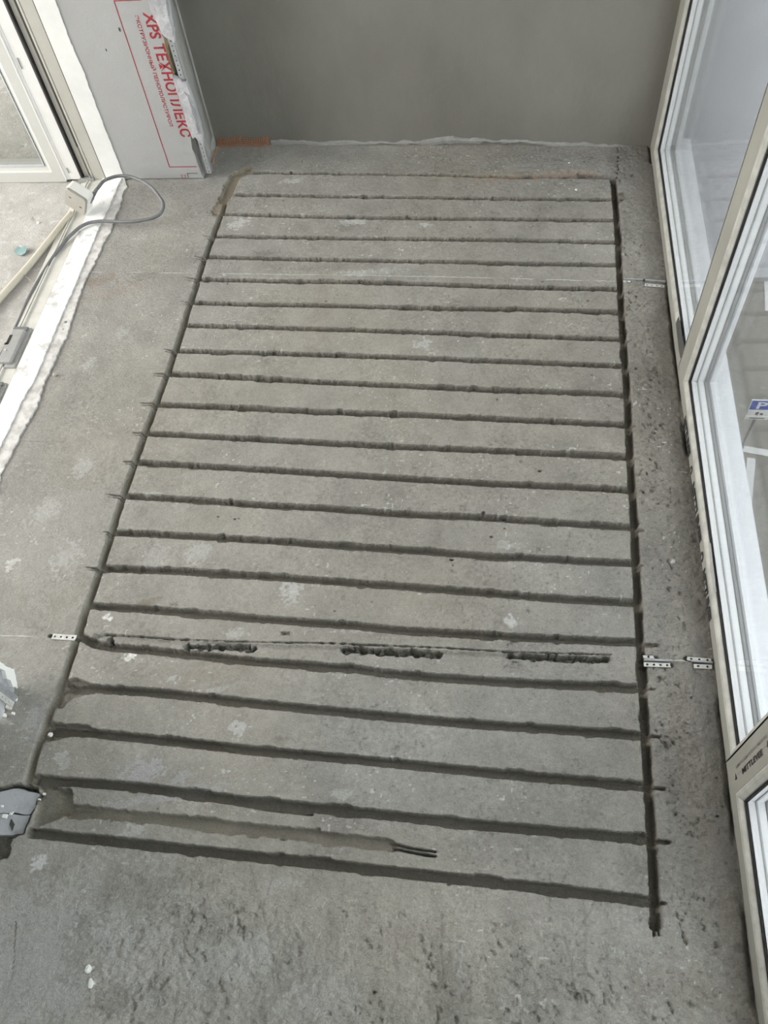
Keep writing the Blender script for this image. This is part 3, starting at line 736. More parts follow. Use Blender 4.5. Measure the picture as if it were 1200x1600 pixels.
boxes('film_seam', [((.4977, .4885, .06), (.4981, .4890, 2.3))], M['greyprint'], w3)
for ya, yb, s in ((1.405, 1.285, 'MITTLEVEE'), (1.252, 1.232, 'O'), (1.200, 1.035, 'MITTLEVEE'), (1.010, .985, 'O'), (.962, .835, 'MITTLEVEE')):
    text_obj('film_lettering', s, (.4974, ya, -.012), (0, -1, 0), (0, 0, 1), ya - yb, .033, M['blackprint'], w2, bold=.06)
# ragged bottom trim below the window frames
prof_pts = []
V = []; F = []; r = random.Random(8)
N = 260
for i in range(N + 1):
    y = -2.19 + i * (2.6 + 2.15) / N
    w = .0035 + .002 * math.sin(y * 9) + r.uniform(-.0006, .0006)
    V += [(.4978, y, .012 + r.uniform(-.002, .002)), (.4978 - w, y, .008), (.4978 - w - .001, y, -.02)]
for i in range(N):
    F += [(i * 3, i * 3 + 1, i * 3 + 4, i * 3 + 3), (i * 3 + 1, i * 3 + 2, i * 3 + 5, i * 3 + 4)]
# sill outside
sill = extrude_profile('trim_1', [(.5765, .004), (.578, .006), (.590, .002), (.632, -.006), (.634, -.012), (.634, -.035), (.631, -.035), (.631, -.012), (.5765, -.012)], -2.4, 2.62, M['outer'])
tag(sill, kind='structure')

# ================================================================== OUTSIDE
GZ_ = -12.0
g = boxes('ground', [((.6, -20, GZ_ - .2), (40, 45, GZ_))], M['asphalt']); tag(g, kind='structure')
pv = boxes('ground', [((.6, 15.5, GZ_), (40, 45, GZ_ + .12))], M['paving']); tag(pv, kind='structure')
fc = boxes('wall_facade', [((.30, -12, GZ_), (.60, 16, -.41))], M['facade']); tag(fc, kind='structure')
def road_line(a, b, w, label):
    # painted on the asphalt
    A = fl(*a, z=GZ_ + .004); B = fl(*b, z=GZ_ + .004); d = (B - A).normalized(); s = Vector((-d.y, d.x, 0)) * w / 2
    o = slab('parking_line', [A + s, B + s, B - s, A - s], 0, .006, M['roadpaint'])
    tag(o, label, 'road marking', 'painted lines on the asphalt outside')
road_line((1120, 694), (1290, 724), .16, 'long white painted parking line running across the asphalt, farther from the sill')
road_line((1174, 716), (1164, 830), .16, 'short white painted parking line running towards the building, below the parking sign')
road_line((1196, 380), (1200, 486), .12, 'pale painted line on the asphalt beyond the middle window, far from the building')
sp = fl(1191, 634, z=-9.9)
sg = empty('parking_sign', (sp.x, sp.y, GZ_)); tag(sg, 'blue and white parking sign on a pole outside the middle window', 'sign')
tube('pole', [(sp.x, sp.y + .03, GZ_), (sp.x, sp.y + .03, -9.75)], .03, M['facade'], sg, smooth_pts=False)
ss = .20
z0 = -9.9
boxes('sign_plate', [((sp.x - ss, sp.y - .01, z0 - .10), (sp.x + ss, sp.y + .01, z0 + .14))], M['blue'], sg, bevel=.005)
boxes('sign_border', [((sp.x - ss - .012, sp.y - .008, z0 - .112), (sp.x + ss + .012, sp.y + .012, z0 + .152))], M['signwhite'], sg)
text_obj('sign_letter', 'P', (sp.x - .09, sp.y - .012, z0 - .07), (1, 0, 0), (0, 0, 1), .17, .18, M['signwhite'], sg, bold=.02, depth=.001)
boxes('extra_plate', [((sp.x - ss, sp.y - .01, z0 - .26), (sp.x + ss, sp.y + .01, z0 - .13))], M['signwhite'], sg, bevel=.004)
boxes('extra_plate', [((sp.x - ss, sp.y - .01, z0 - .37), (sp.x + ss, sp.y + .01, z0 - .28))], M['signwhite'], sg, bevel=.004)
boxes('plate_symbol', [((sp.x - .06, sp.y - .013, z0 - .24), (sp.x - .01, sp.y - .010, z0 - .16))], M['blackprint'], sg)
boxes('plate_symbol', [((sp.x + .02, sp.y - .013, z0 - .24), (sp.x + .07, sp.y - .010, z0 - .19))], M['blackprint'], sg)
boxes('plate_symbol', [((sp.x - .13, sp.y - .013, z0 - .345), (sp.x + .13, sp.y - .010, z0 - .315))], M['greyprint'], sg)

# ================================================================== DOOR (left side)
door = empty('door_1', (-1.40, 1.5, 0)); tag(door, kind='structure')
YD = 2.425
H = 2.22
# far jamb: frame profile seen from inside the opening (profile in x,y swept up)
extrude_profile('frame', [(-1.357, YD + .001), (-1.357, 2.455), (-1.46, 2.455), (-1.46, YD + .02), (-1.437, YD + .02), (-1.437, YD + .006), (-1.420, YD + .006), (-1.420, YD + .014), (-1.411, YD + .014), (-1.411, YD + .002),
                          (-1.406, YD - .003), (-1.402, YD - .003), (-1.401, YD + .001), (-1.3985, YD + .001), (-1.398, YD - .003), (-1.3585, YD - .0015)], .0, H, M['pvc_beige'], door, axis='Z')
extrude_profile('frame_groove', [(-1.4195, YD + .004), (-1.4115, YD + .004), (-1.4115, YD + .012), (-1.4195, YD + .012)], .125, H, M['dark'], door, axis='Z')
extrude_profile('gasket', [(-1.449, YD - .002), (-1.441, YD - .006), (-1.4385, YD - .002), (-1.4385, YD + .008), (-1.449, YD + .008)], .012, H, M['rubber'], door, axis='Z')
extrude_profile('seam', [(-1.3585, YD - .003), (-1.3565, YD - .003), (-1.3565, YD + .004), (-1.3585, YD + .004)], .004, H, M['rubber'], door, axis='Z')
# white reveal strip with a ragged right edge
pts = []
r = random.Random(21)
zz = 0.002
right_edge = []
while zz < H:
    right_edge.append(Vector((-1.290 + r.uniform(-.0012, .0012) + float(vnoise(np.array([zz]), np.array([0.]), .05, 640)[0]) * (.0035 if zz > .28 else .0012), YD - .003, zz))); zz += .012
slab('reveal_strip', [Vector((-1.3563, YD - .003, .002))] + right_edge + [Vector((-1.3563, YD - .003, H))], 0, .010, M['pvc'], door, axis='Y')
# threshold: rail + white painted strip + mortar edge
Y0, Y1 = .50, YD - .002
extrude_profile('threshold_rail', [(-1.445, -.02), (-1.445, .002), (-1.4235, .004), (-1.4225, .010), (-1.4195, .010), (-1.4185, .005), (-1.4155, .005), (-1.4150, .009), (-1.412, .009), (-1.411, .004), (-1.375, .003), (-1.374, .000), (-1.372, -.001), (-1.370, .006), (-1.370, -.02)], Y0, Y1, M['pvc_dusty'], door)
def rag_edge(x0, amp, seed, y0, y1, stepm, z, shape=None):
    a = []; y = y0; rr = random.Random(seed)
    while y < y1:
        a.append(Vector((x0 + rr.uniform(-amp, amp) + (shape(y) if shape else 0), y, z))); y += stepm
    a.append(Vector((x0, y1, z)))
    return a
e1 = rag_edge(-1.303, .0016, 31, Y0, Y1 - .03, .012, 0, lambda y: (-.014 * max(0, math.sin((1.5 - y) * 5)) if y < 1.55 else 0) + .004 * float(fbm(np.array([y]), np.array([0.]), .09, 650, 3)[0]))
slab('threshold_strip', [Vector((-1.3695, Y0, 0))] + e1 + [Vector((-1.300, Y1, 0)), Vector((-1.3695, Y1, 0))], -.02, .0085, M['threshold'], door, axis='Z', bevel=0)
e2 = rag_edge(-1.277, .003, 35, Y0, Y1 - .03, .010, 0, lambda y: .018 * float(fbm(np.array([y]), np.array([0.]), .16, 660, 4)[0]) + .006)
slab('threshold_mortar', [Vector((-1.3695, Y0, 0))] + e2 + [Vector((-1.290, Y1, 0)), Vector((-1.3695, Y1, 0))], -.02, .0045, M['thr_mortar'], door, axis='Z', bevel=.001)
# leaf, opened square into the room
leaf = empty('door_leaf', (-1.50, YD, 0)); leaf.parent = door; leaf.matrix_parent_inverse = Matrix.Translation(-door.location)
def ring_y(name, rect, prof, material, parent):
    x0, x1, z0, z1 = rect; V = []; F = []; n = len(prof)
    for ins, y in prof:
        V += [(x0 + ins, y, z0 + ins), (x1 - ins, y, z0 + ins), (x1 - ins, y, z1 - ins), (x0 + ins, y, z1 - ins)]
    for i in range(n):
        j = (i + 1) % n
        for k in range(4):
            l = (k + 1) % 4
            F.append((i * 4 + k, i * 4 + l, j * 4 + l, j * 4 + k))
    return mesh_obj(name, V, F, material, parent)
lr = (-2.25, -1.507, -.004, H - .01)
YL = YD - .003
ring_y('leaf_frame', lr, [(0, YL), (.038, YL), (.043, YL + .004), (.058, YL + .010), (.060, YL + .012), (.06, YL + .05), (0.0, YL + .055)], M['leafpvc'], leaf)
ring_y('leaf_gasket', lr, [(.0585, YL + .0055), (.0635, YL + .009), (.0635, YL + .014), (.0585, YL + .014)], M['sealgrey'], leaf)
boxes('leaf_glass', [((lr[0] + .058, YL + .013, lr[2] + .058), (lr[1] - .058, YL + .017, lr[3] - .058)), ((lr[0] + .058, YL + .030, lr[2] + .058), (lr[1] - .058, YL + .034, lr[3] - .058))], M['glass'], leaf)
extrude_profile('leaf_edge', [(-1.507, YL - .0005), (-1.5055, YL - .002), (-1.503, YL - .002), (-1.5015, YL + .001), (-1.494, YL + .002), (-1.493, YL + .0035), (-1.4495, YL + .003), (-1.4495, YL + .05), (-1.507, YL + .05)], .004, H - .01, M['pvc'], leaf, axis='Z')
for z0, z1 in ((.395, .430), (.030, .050)):
    boxes('hinge_slot', [((-1.4865, YL - .0000, z0), (-1.4845, YL + .004, z1))], M['greyplastic'], leaf)
extrude_profile('corner_block', [(-1.452, YD - .02), (-1.400, YD - .012), (-1.400, YD + .0), (-1.452, YD + .0)], .0, .012, M['greyplastic'], door, axis='Z')
boxes('corner_screw', [((-1.413, YD - .009, .012), (-1.408, YD - .004, .022)), ((-1.404, YD - .008, .010), (-1.401, YD - .004, .017))], M['greyplastic'], door, bevel=.001)

# grey lock keepers on the rail
def keeper(name, ya, yb, label, slot=True):
    e = empty(name, (-1.41, (ya + yb) / 2, .003)); tag(e, label, 'door hardware', 'grey keepers on the door rail')
    x0, x1 = -1.436, -1.378
    boxes('body', [((x0 + .004, ya + .012, .004), (x1 - .012, yb - .014, .019))], M['greyplastic'], e, bevel=.004)
    boxes('base_plate', [((x0, ya, .003), (x1, yb, .009))], M['greyplastic'], e, bevel=.001)
    boxes('end_cap', [((x0 + .002, yb - .014, .004), (x1 - .01, yb, .014))], M['cable'], e, bevel=.001)
    if slot:
        boxes('slot', [((x0 + .006, (ya + yb) / 2 + .002, .0188), (x0 + .015, (ya + yb) / 2 + .040, .0196)), ((x0 + .002, (ya + yb) / 2 + .0, .0188), (x0 + .012, (ya + yb) / 2 + .008, .0196))], M['rubber'], e)
        bm = bmesh.new()
        bmesh.ops.create_cone(bm, cap_ends=True, segments=14, radius1=.004, radius2=.0034, depth=.002, matrix=Matrix.Translation((x0 + .014, (ya + yb) / 2 - .022, .0200)))
        me = bpy.data.meshes.new('screw'); bm.to_mesh(me); bm.free(); me.materials.append(M['zinc'])
        link(bpy.data.objects.new('screw', me), e)
    return e
keeper('lock_keeper', 1.535, 1.695, 'grey lock keeper with a black slot on the white door rail')
keeper('lock_keeper', 1.33, 1.475, 'second grey keeper on the door rail, nearer the camera and cut by the left edge', False)

# ================================================================== INSULATION BOARD AND CORNER
YF = 2.425
def PY(*pts, Y=YF): return [ony(x, y, Y) for x, y in pts]
board = empty('insulation_board', (-1.15, YF + .015, 0.0)); tag(board, 'grey foam insulation board with red printing standing beside the white door strip', 'insulation board')
redge = jag(PY((318, 279), (314, 270), (309, 256), (305, 243), (300, 233), (298, 215), (293, 197), (286, 173), (279, 152), (272, 125), (268, 112), (263, 96), (259, 76), (256, 60), (250, 48), (244, 34), (234, 10), (230, 0)), .0008, .008, 3)
redge = [Vector((p.x, YF, p.z)) for p in redge]
poly = [Vector((-1.2965, YF, .004)), Vector((-1.012, YF, .004))] + redge + [Vector((-1.03, YF, 1.18)), Vector((-1.2965, YF, 1.18))]
slab('foam_panel', poly, 0, .028, M['xps'], board, axis='Y')
text_obj('printed_lettering', 'XPS ТЕХНОПЛЕКС', (-1.0405, YF, .549), (0, 0, -1), (1, 0, 0), .392, .037, M['red'], board, depth=.0005, bold=.024)
text_obj('printed_lettering', 'ЭКСТРУЗИОННЫЙ ПЕНОПОЛИСТИРОЛ', (-1.0680, YF, .541), (0, 0, -1), (1, 0, 0), .345, .0155, M['red'], board, depth=.0005, bold=.02)
w = .0026
boxes('printed_border', [((-1.1145 - w / 2, YF - .0006, .047), (-1.1145 + w / 2, YF + .0002, .583)), ((-1.1145, YF - .0006, .0465), (-1.018, YF + .0002, .0490)), ((-1.1145, YF - .0006, .581), (-1.032, YF + .0002, .5835))], M['red'], board)
boxes('printed_frame', [((-1.060, YF - .0006, .0215), (-1.022, YF + .0002, .0232)), ((-1.060, YF - .0006, .006), (-1.0583, YF + .0002, .0232))], M['blackprint'], board)
text_obj('printed_mark', 'ТН', (-1.073, YF, .0195), (0, 0, -1), (1, 0, 0), .014, .007, M['red'], board, bold=.02)
text_obj('printed_mark', 'ТН', (-1.085, YF, .0195), (0, 0, -1), (1, 0, 0), .014, .007, M['red'], board, bold=.02)
# two drill holes
for x, y, s in ((166, 78, .004), (187, 46, .006)):
    c = ony(x, y, YF)
    bm = bmesh.new(); bmesh.ops.create_circle(bm, cap_ends=True, segments=9, radius=s, matrix=Matrix.Translation((c.x, YF - .0007, c.z)) @ Matrix.Rotation(math.pi / 2, 4, 'X') @ Matrix.Diagonal((.55, 1.1, 1, 1)))
    me = bpy.data.meshes.new('drill_hole'); bm.to_mesh(me); bm.free(); me.materials.append(M['dark'])
    link(bpy.data.objects.new('drill_hole', me), board)
# second board layer seen in the broken gaps
o = slab('backing_board', [Vector((-1.06, 2.447, .03)), Vector((-1.004, 2.447, .03)), Vector((-1.001, 2.447, .9)), Vector((-1.06, 2.447, .9))], 0, .010, M['xps_dark'], board, axis='Y')
slab('adhesive', jag(PY((250, 48), (256, 57), (263, 62), (262, 75), (267, 100), (272, 118), (266, 112), (259, 82), (253, 62)), .0008, .01, 17) , .004, .018, M['tan'], board, axis='Y')

# plaster crust over the arris, in lumps (front faces are pushed about with noise)
def crust(name, pts, y0, y1, seed, parent, material=None, amp=.004, res=.006):
    P = [ony(x, y, y0) for x, y in pts]
    P = jag(P + [P[0]], .0012, .009, seed)[:-1]
    P = [Vector((p.x, y0, p.z)) for p in P]
    bm = bmesh.new()
    f = bm.faces.new([bm.verts.new(p) for p in P])
    ext = bmesh.ops.extrude_face_region(bm, geom=[f])
    vs = [e_ for e_ in ext['geom'] if isinstance(e_, bmesh.types.BMVert)]
    for v_ in vs: v_.co.y = y1
    bmesh.ops.triangulate(bm, faces=bm.faces)
    bmesh.ops.subdivide_edges(bm, edges=[e_ for e_ in bm.edges if e_.calc_length() > .02], cuts=2)
    bmesh.ops.subdivide_edges(bm, edges=[e_ for e_ in bm.edges if e_.calc_length() > .015], cuts=1)
    bmesh.ops.triangulate(bm, faces=bm.faces)
    for v_ in bm.verts:
        if abs(v_.co.y - y0) < 1e-5:
            n_ = float(fbm(np.array([v_.co.x]), np.array([v_.co.z]), .03, seed + 50, 3)[0])
            v_.co.y += amp * n_
    bmesh.ops.recalc_face_normals(bm, faces=bm.faces)
    me = bpy.data.meshes.new(name); bm.to_mesh(me); bm.free(); me.materials.append(material or M['lump'])
    return link(bpy.data.objects.new(name, me), parent)
ped = empty('corner_plaster', (-1.0, 2.44, .0)); tag(ped, 'broken pale plaster crust with a perforated metal bead on the corner beside the foam board', 'plaster')
crust('plaster_crust', [(230, -2), (237, 22), (246, 38), (252, 52), (257, 57), (262, 60), (268, 63), (273, 66), (272, 50), (266, 25), (262, -2)], 2.415, 2.43, 61, ped)
crust('plaster_crust', [(236, -2), (242, 14), (250, 28), (256, 45), (262, 56), (268, 58), (270, 48), (262, 24), (258, -2)], 2.408, 2.42, 62, ped)
crust('plaster_crust', [(270, 121), (273, 132), (278, 151), (285, 172), (292, 195), (297, 208), (301, 217), (305, 214), (312, 221), (319, 228), (314, 200), (306, 172), (297, 145), (290, 128), (284, 128), (280, 124)], 2.416, 2.432, 63, ped)
crust('plaster_crust', [(280, 150), (287, 172), (296, 196), (303, 210), (309, 208), (303, 182), (293, 152), (287, 145)], 2.410, 2.42, 64, ped, amp=.003)
# rounded band of plaster joining the arris to the side face
V = []; F = []; rr = random.Random(3); NZ = 190
holes = lambda z: z < .175 or .325 < z < .505
for i in range(NZ + 1):
    z = .045 + i * .006 if i < 120 else .045 + .72 + (i - 120) * .02
    a = .004 * float(fbm(np.array([z]), np.array([.3]), .05, 670, 3)[0]); n1 = .005 * float(fbm(np.array([z]), np.array([.9]), .07, 680, 3)[0])
    low = 0 if z > .11 else 1
    V += [(-1.010, 2.428, z), (-.998 + a, 2.4215 + n1, z), (-.985 + n1, 2.4225 + a * .6, z), (-.973 + a * .6 - low * .006, 2.430, z), (-.972 + n1 * .6 - low * .008, 2.446, z), (-.979 + a * .6 - low * .008, 2.472, z), (-.988 + a, 2.505, z), (-.998, 2.545, z), (-1.003, 2.60, z), (-1.01, 2.60, z)]
for i in range(NZ):
    zc = V[i * 10][2]
    for k in range(9):
        if k < 3 and holes(zc): continue
        if k in (3, 4) and zc < .10: continue
        F.append((i * 10 + k, i * 10 + k + 1, i * 10 + k + 11, i * 10 + k + 10))
ar = mesh_obj('plaster_arris', V, F, M['wall_light'], ped, smooth=True)
sm = ar.modifiers.new('thickness', 'SOLIDIFY'); sm.thickness = .003; sm.offset = 0
def perforated(name, L, W, pitch, rad, material, parent, seed=0, rag=0.0):
    """flat strip along +X, width along +Y, with round holes"""
    V = []; F = []; n = max(1, int(round(L / pitch))); c = L / n; rr = random.Random(seed)
    for i in range(n):
        cx = (i + .5) * c; k = len(V)
        sq = [(cx - c / 2, 0), (cx, 0), (cx + c / 2, 0), (cx + c / 2, W / 2), (cx + c / 2, W), (cx, W), (cx - c / 2, W), (cx - c / 2, W / 2)]
        V += [(x, y, 0) for x, y in sq]
        V += [(cx + rad * math.cos(a), W / 2 + rad * math.sin(a), 0) for a in [math.radians(-135 + 45 * q) for q in range(8)]]
        for q in range(8):
            F.append((k + q, k + (q + 1) % 8, k + 8 + (q + 1) % 8, k + 8 + q))
    if rag:
        V = [(x + (rr.uniform(-rag, rag) if x < .001 or x > L - .001 else 0), y, z + rr.uniform(-rag, rag) * .08) for x, y, z in V]
    me = bpy.data.meshes.new(name); me.from_pydata(V, [], F); me.materials.append(material)
    bm = bmesh.new(); bm.from_mesh(me); bmesh.ops.remove_doubles(bm, verts=bm.verts, dist=1e-6); bm.to_mesh(me); bm.free()
    o = link(bpy.data.objects.new(name, me), parent)
    s = o.modifiers.new('thickness', 'SOLIDIFY'); s.thickness = .0008; s.offset = 1
    return o
def place(o, origin, xdir, ydir):
    xd = Vector(xdir).normalized(); yd = Vector(ydir); yd = (yd - xd * yd.dot(xd)).normalized(); zd = xd.cross(yd)
    m = Matrix((xd, yd, zd)).transposed().to_4x4(); m.translation = Vector(origin)
    o.matrix_world = m if o.parent is None else m
    if o.parent:
        o.matrix_parent_inverse = Matrix.Translation(-o.parent.location)
        o.matrix_basis = m
# corner bead: front wing and side wing, standing clear of the board at the bottom
fw = perforated('perforated_bead', 1.15, .016, .0145, .0022, M['zinc_dull'], ped); place(fw, (-.988, 2.4235, .022), (.0, .0, 1), (1, 0, 0))
sw = perforated('perforated_bead', .17, .018, .0145, .0022, M['zinc_dull'], ped); place(sw, (-.9722, 2.4245, .022), (.0, .0, 1), (0, 1, 0))

# ---------------- near end of the left wall: crumbled corner with foam, plaster and a bead
nc = empty('broken_corner', (-1.02, .56, 0)); tag(nc, 'broken wall corner of grey foam and white plaster at the left edge of the floor', 'plaster')
def PX(pts, Xp): return [onx(x, y, Xp) for x, y in pts]
P = jag(PX([(-30, 1020), (0, 1036), (8, 1044), (16, 1052), (22, 1070), (24, 1090), (18, 1100), (0, 1088), (-30, 1072)], -1.035), .001, .01, 5)
slab('foam_piece', [Vector((-1.035, p.y, p.z)) for p in P], -.03, .0, M['xps_blue'], nc, axis='X')
P = jag(PX([(-10, 1030), (2, 1036), (10, 1043), (20, 1045), (22, 1056), (24, 1072), (19, 1073), (14, 1062), (9, 1060), (6, 1048), (-8, 1040)], -1.03), .0016, .008, 6)
slab('white_plaster', [Vector((-1.03, p.y, p.z)) for p in P], -.008, .004, M['white'], nc, axis='X')
P = jag(PX([(-30, 1100), (0, 1094), (6, 1098), (8, 1110), (2, 1122), (-6, 1130), (-30, 1135)], -1.03), .0016, .01, 9)
slab('plaster_lump', [Vector((-1.03, p.y, p.z)) for p in P], -.02, .0, M['lump'], nc, axis='X')
A = onx(27, 1112, -1.02); A.z = max(A.z, .008)
pb = perforated('perforated_bead', .12, .014, .0145, .0022, M['zinc'], nc); place(pb, A, onx(-12, 1083, -1.02) - A, Vector((0, 1, .3)))
pb = perforated('perforated_bead', .12, .014, .0145, .0022, M['zinc_dull'], nc); place(pb, A + Vector((0, .013, .004)), onx(-12, 1083, -1.02) - A, Vector((.4, .6, .8)))
cr = []
for k in range(14):
    c = fl(10 + rr.uniform(-10, 18), 1082 + rr.uniform(-14, 36), .006); s = rr.uniform(.002, .005)
    cr.append(((c.x - s, c.y - s, 0), (c.x + s, c.y + s * .8, s * 2.2)))
for q_ in cr: boxes('plaster_crumb', [q_], M['white'], nc, bevel=.001)

# foam board piece in the hole of the floor
fp = empty('foam_offcut', fl(25, 1270, -.02)); tag(fp, 'cracked bluish grey foam board lying in the hole at the left edge of the floor', 'foam board')
P = jag([fl(*p, z=-.012) for p in [(-50, 1243), (0, 1238), (30, 1232), (61, 1240), (54, 1262), (47, 1273), (20, 1270), (-50, 1272)]], .0016, .01, 12)
slab('foam_sheet', [Vector((p.x, p.y, -.012)) for p in P], -.022, 0, M['xps_blue'], fp, axis='Z')
P = jag([fl(*p, z=-.014) for p in [(-50, 1274), (20, 1272), (46, 1275), (37, 1302), (20, 1304), (-50, 1303)]], .0016, .01, 13)
slab('foam_sheet', [Vector((p.x, p.y, -.014)) for p in P], -.020, 0, M['xps_blue'], fp, axis='Z')
cr = []
for x, y, s in [(9, 1276, .005), (18, 1272, .003), (21, 1270, .002), (4, 1260, .003), (62, 1250, .003), (70, 1241, .003)]:
    c = fl(x, y, -.012); cr.append(((c.x - s, c.y - s * .8, -.012), (c.x + s, c.y + s * .8, -.012 + s * 1.4)))
for q_ in cr: boxes('plaster_crumb', [q_], M['white'], fp, bevel=.001)
P = [fl(*p, z=-.0112) for p in [(18, 1279), (23, 1288), (19, 1299), (15, 1288)]]
slab('cut_mark', P, -.0, .0008, M['dark'], fp, axis='Z')

# ================================================================== PERFORATED GUIDE STRIPS SET IN THE SCREED
def guide(name, segs, label, rib=None):
    c = fl(*segs[0][0]); e = empty(name, (c.x, c.y, .001)); tag(e, label, 'metal profile', 'perforated metal guide strips set in the screed')
    for k, (a, b, w_) in enumerate(segs):
        A = fl(*a, z=.0022); B = fl(*b, z=.0022)
        o_ = perforated('perforated_flange', (B - A).length, w_, .0155, .0028, M['zinc'], e, seed=k + int(a[0]), rag=.0012)
        place(o_, A, B - A, Vector((0, 1, 0)))
    if rib:
        A = fl(*rib[0], z=.001); B = fl(*rib[1], z=.001); d = (B - A).normalized(); s = Vector((-d.y, d.x, 0)) * .0022
        slab('rib', [A + s, B + s, B - s, A - s], -.003, .0042, M['zinc_dull'], e, axis='Z', bevel=.0006)
    return e
guide('guide_strip', [((1007, 447), (1038, 449.5), .0105)], 'perforated metal strip end between the far window frame and the long right groove', ((1008, 438.5), (1040, 441)))
guide('guide_strip', [((974, 441), (985, 441), .006)], 'small dull stub of metal strip just right of the long groove, far end', ((976, 437), (1004, 438)))
guide('guide_strip', [((80, 998.5), (117, 1001), .0135)], 'perforated metal strip ending at the left groove, pale screed joint beside it')
guide('guide_strip', [((1006.5, 1041.5), (1048, 1043), .0095), ((1005, 1028.5), (1022, 1029), .0062)], 'perforated metal strip touching the near part of the long right groove', ((1006, 1031.5), (1050, 1033)))
guide('guide_strip', [((1084, 1044), (1113, 1045.5), .0095), ((1074, 1032), (1112, 1035), .0085)], 'double perforated metal strip ending against the middle window frame', ((1080, 1033), (1113, 1036)))

# ================================================================== JUNCTION BOX, CABLE, CONDUIT
jb = empty('junction_box', (-1.40, 2.27, 0.0)); tag(jb, 'white square junction box lying tilted at the foot of the door frame', 'junction box')
JB_ANCHOR = fl(104, 328, z=.012)
def project(p):
    c = RW.T @ (np.array(p) - np.array([0, 0, CAM_H])); return np.array([600 - FPX * c[0] / c[2], 800 + FPX * c[1] / c[2]])
# solve for the pose of the box so that it lies as in the photograph
tgt = {'tl': (101, 293), 'tr': (134, 314), 'br': (133, 339), 'bl': (99, 317), 'tlb': (113, 281), 'trb': (148, 300)}
def box_pose(q):
    rx, ry, rz, cx, cy, cz, s, dd = q
    Rm = Matrix.Rotation(rz, 3, 'Z') @ Matrix.Rotation(ry, 3, 'Y') @ Matrix.Rotation(rx, 3, 'X')
    c = np.array([cx, cy, cz]); u = np.array(Rm @ Vector((1, 0, 0))); w_ = np.array(Rm @ Vector((0, 0, 1))); n_ = np.array(Rm @ Vector((0, 1, 0)))
    return c, u, w_, n_
def box_res(q):
    c, u, w_, n_ = box_pose(q); s, dd = q[6], q[7]
    pts = {'tl': c - u * s + w_ * s, 'tr': c + u * s + w_ * s, 'br': c + u * s - w_ * s, 'bl': c - u * s - w_ * s, 'tlb': c - u * s + w_ * s + n_ * dd, 'trb': c + u * s + w_ * s + n_ * dd}
    r_ = np.concatenate([project(pts[k]) - np.array(tgt[k]) for k in tgt])
    low = min((c + a * u * s + b * w_ * s + g_ * n_ * dd)[2] for a in (-1, 1) for b in (-1, 1) for g_ in (0, 1))
    return np.concatenate([r_, [(low - .008) * 1500, (q[6] - .040) * 500, (q[7] - .045) * 500]])
q = np.array([-.5, 0.2, -.5, -1.42, 2.27, .06, .04, .045]); lam = 1.0
cost = (box_res(q) ** 2).sum()
for it in range(200):
    r0 = box_res(q); J = np.array([(box_res(q + d_) - r0) / 1e-5 for d_ in np.eye(8) * 1e-5]).T
    dq = -np.linalg.solve(J.T @ J + lam * np.diag(np.diag(J.T @ J) + 1e-9), J.T @ r0)
    c1 = (box_res(q + dq) ** 2).sum()
    if c1 < cost: q = q + dq; cost = c1; lam = max(lam * .5, 1e-6)
    else: lam *= 3
print('box pose', q.round(3), 'cost', round(cost, 2))
c, u, w_, n_ = box_pose(q); s, dd = q[6], q[7]
def rounded_square(h, rc, n=6):
    out = []
    for cx, cy, a0 in ((h - rc, h - rc, 0), (-h + rc, h - rc, 90), (-h + rc, -h + rc, 180), (h - rc, -h + rc, 270)):
        for k in range(n + 1):
            a = math.radians(a0 + 90 * k / n); out.append((cx + rc * math.cos(a), cy + rc * math.sin(a)))
    return out
def rs_solid(name, layers, material):
    V = []; F = []
    n = None
    for h, rc, d_ in layers:
        pts_ = rounded_square(h, rc); n = len(pts_)
        for a, b in pts_:
            V.append(tuple(c + u * a + w_ * b + n_ * d_))
    for L_ in range(len(layers) - 1):
        for k in range(n):
            F.append((L_ * n + k, L_ * n + (k + 1) % n, (L_ + 1) * n + (k + 1) % n, (L_ + 1) * n + k))
    F.append(tuple(range(n))); F.append(tuple(range((len(layers) - 1) * n, len(layers) * n))[::-1])
    return mesh_obj(name, V, F, material, jb)
rs_solid('box_body', [(s * .985, s * .28, .010), (s, s * .28, .011), (s, s * .28, dd - .003), (s * .95, s * .26, dd)], M['boxwhite'])
lid = rs_solid('box_lid', [(s * .93, s * .24, -.001), (s * .97, s * .27, .0005), (s * .97, s * .27, .0095)], M['boxlid'])
rs_solid('lid_seam', [(s * .955, s * .26, .0093), (s * .955, s * .26, .0108)], M['dark'])
def disc_on_lid(a, b, rad, material, name, sq=(1, .35)):
    V = [tuple(c + u * (a + rad * sq[0] * math.cos(t)) + w_ * (b + rad * sq[1] * math.sin(t)) + n_ * (-.0022)) for t in np.linspace(0, 2 * math.pi, 13)[:-1]]
    V += [tuple(Vector(p_) + Vector(n_) * .002) for p_ in V]
    F = [tuple(range(12)), tuple(range(12, 24))[::-1]] + [(k, (k + 1) % 12, 12 + (k + 1) % 12, 12 + k) for k in range(12)]
    mesh_obj(name, V, F, material, lid)
disc_on_lid(-s * .45, s * .25, .0045, M['dark'], 'lid_screw'); disc_on_lid(s * .55, -s * .15, .0045, M['dark'], 'lid_screw')
gp = c + u * s * .85 + w_ * s * .1 + n_ * dd * .75
gl_end = Vector(ony(162, 277, float(gp[1]) + .035))
gl_start = Vector(gp)
gd = (gl_end - gl_start).normalized()
gtube = tube('cable_gland', [gl_start - gd * .004, gl_start + gd * .016], .0085, M['cable'], jb, smooth_pts=False)
for k in range(5):
    tube('gland_ring', [gl_start + gd * (.018 + k * .0055), gl_start + gd * (.021 + k * .0055)], .0072 - k * .0003, M['cable'], gtube, smooth_pts=False)

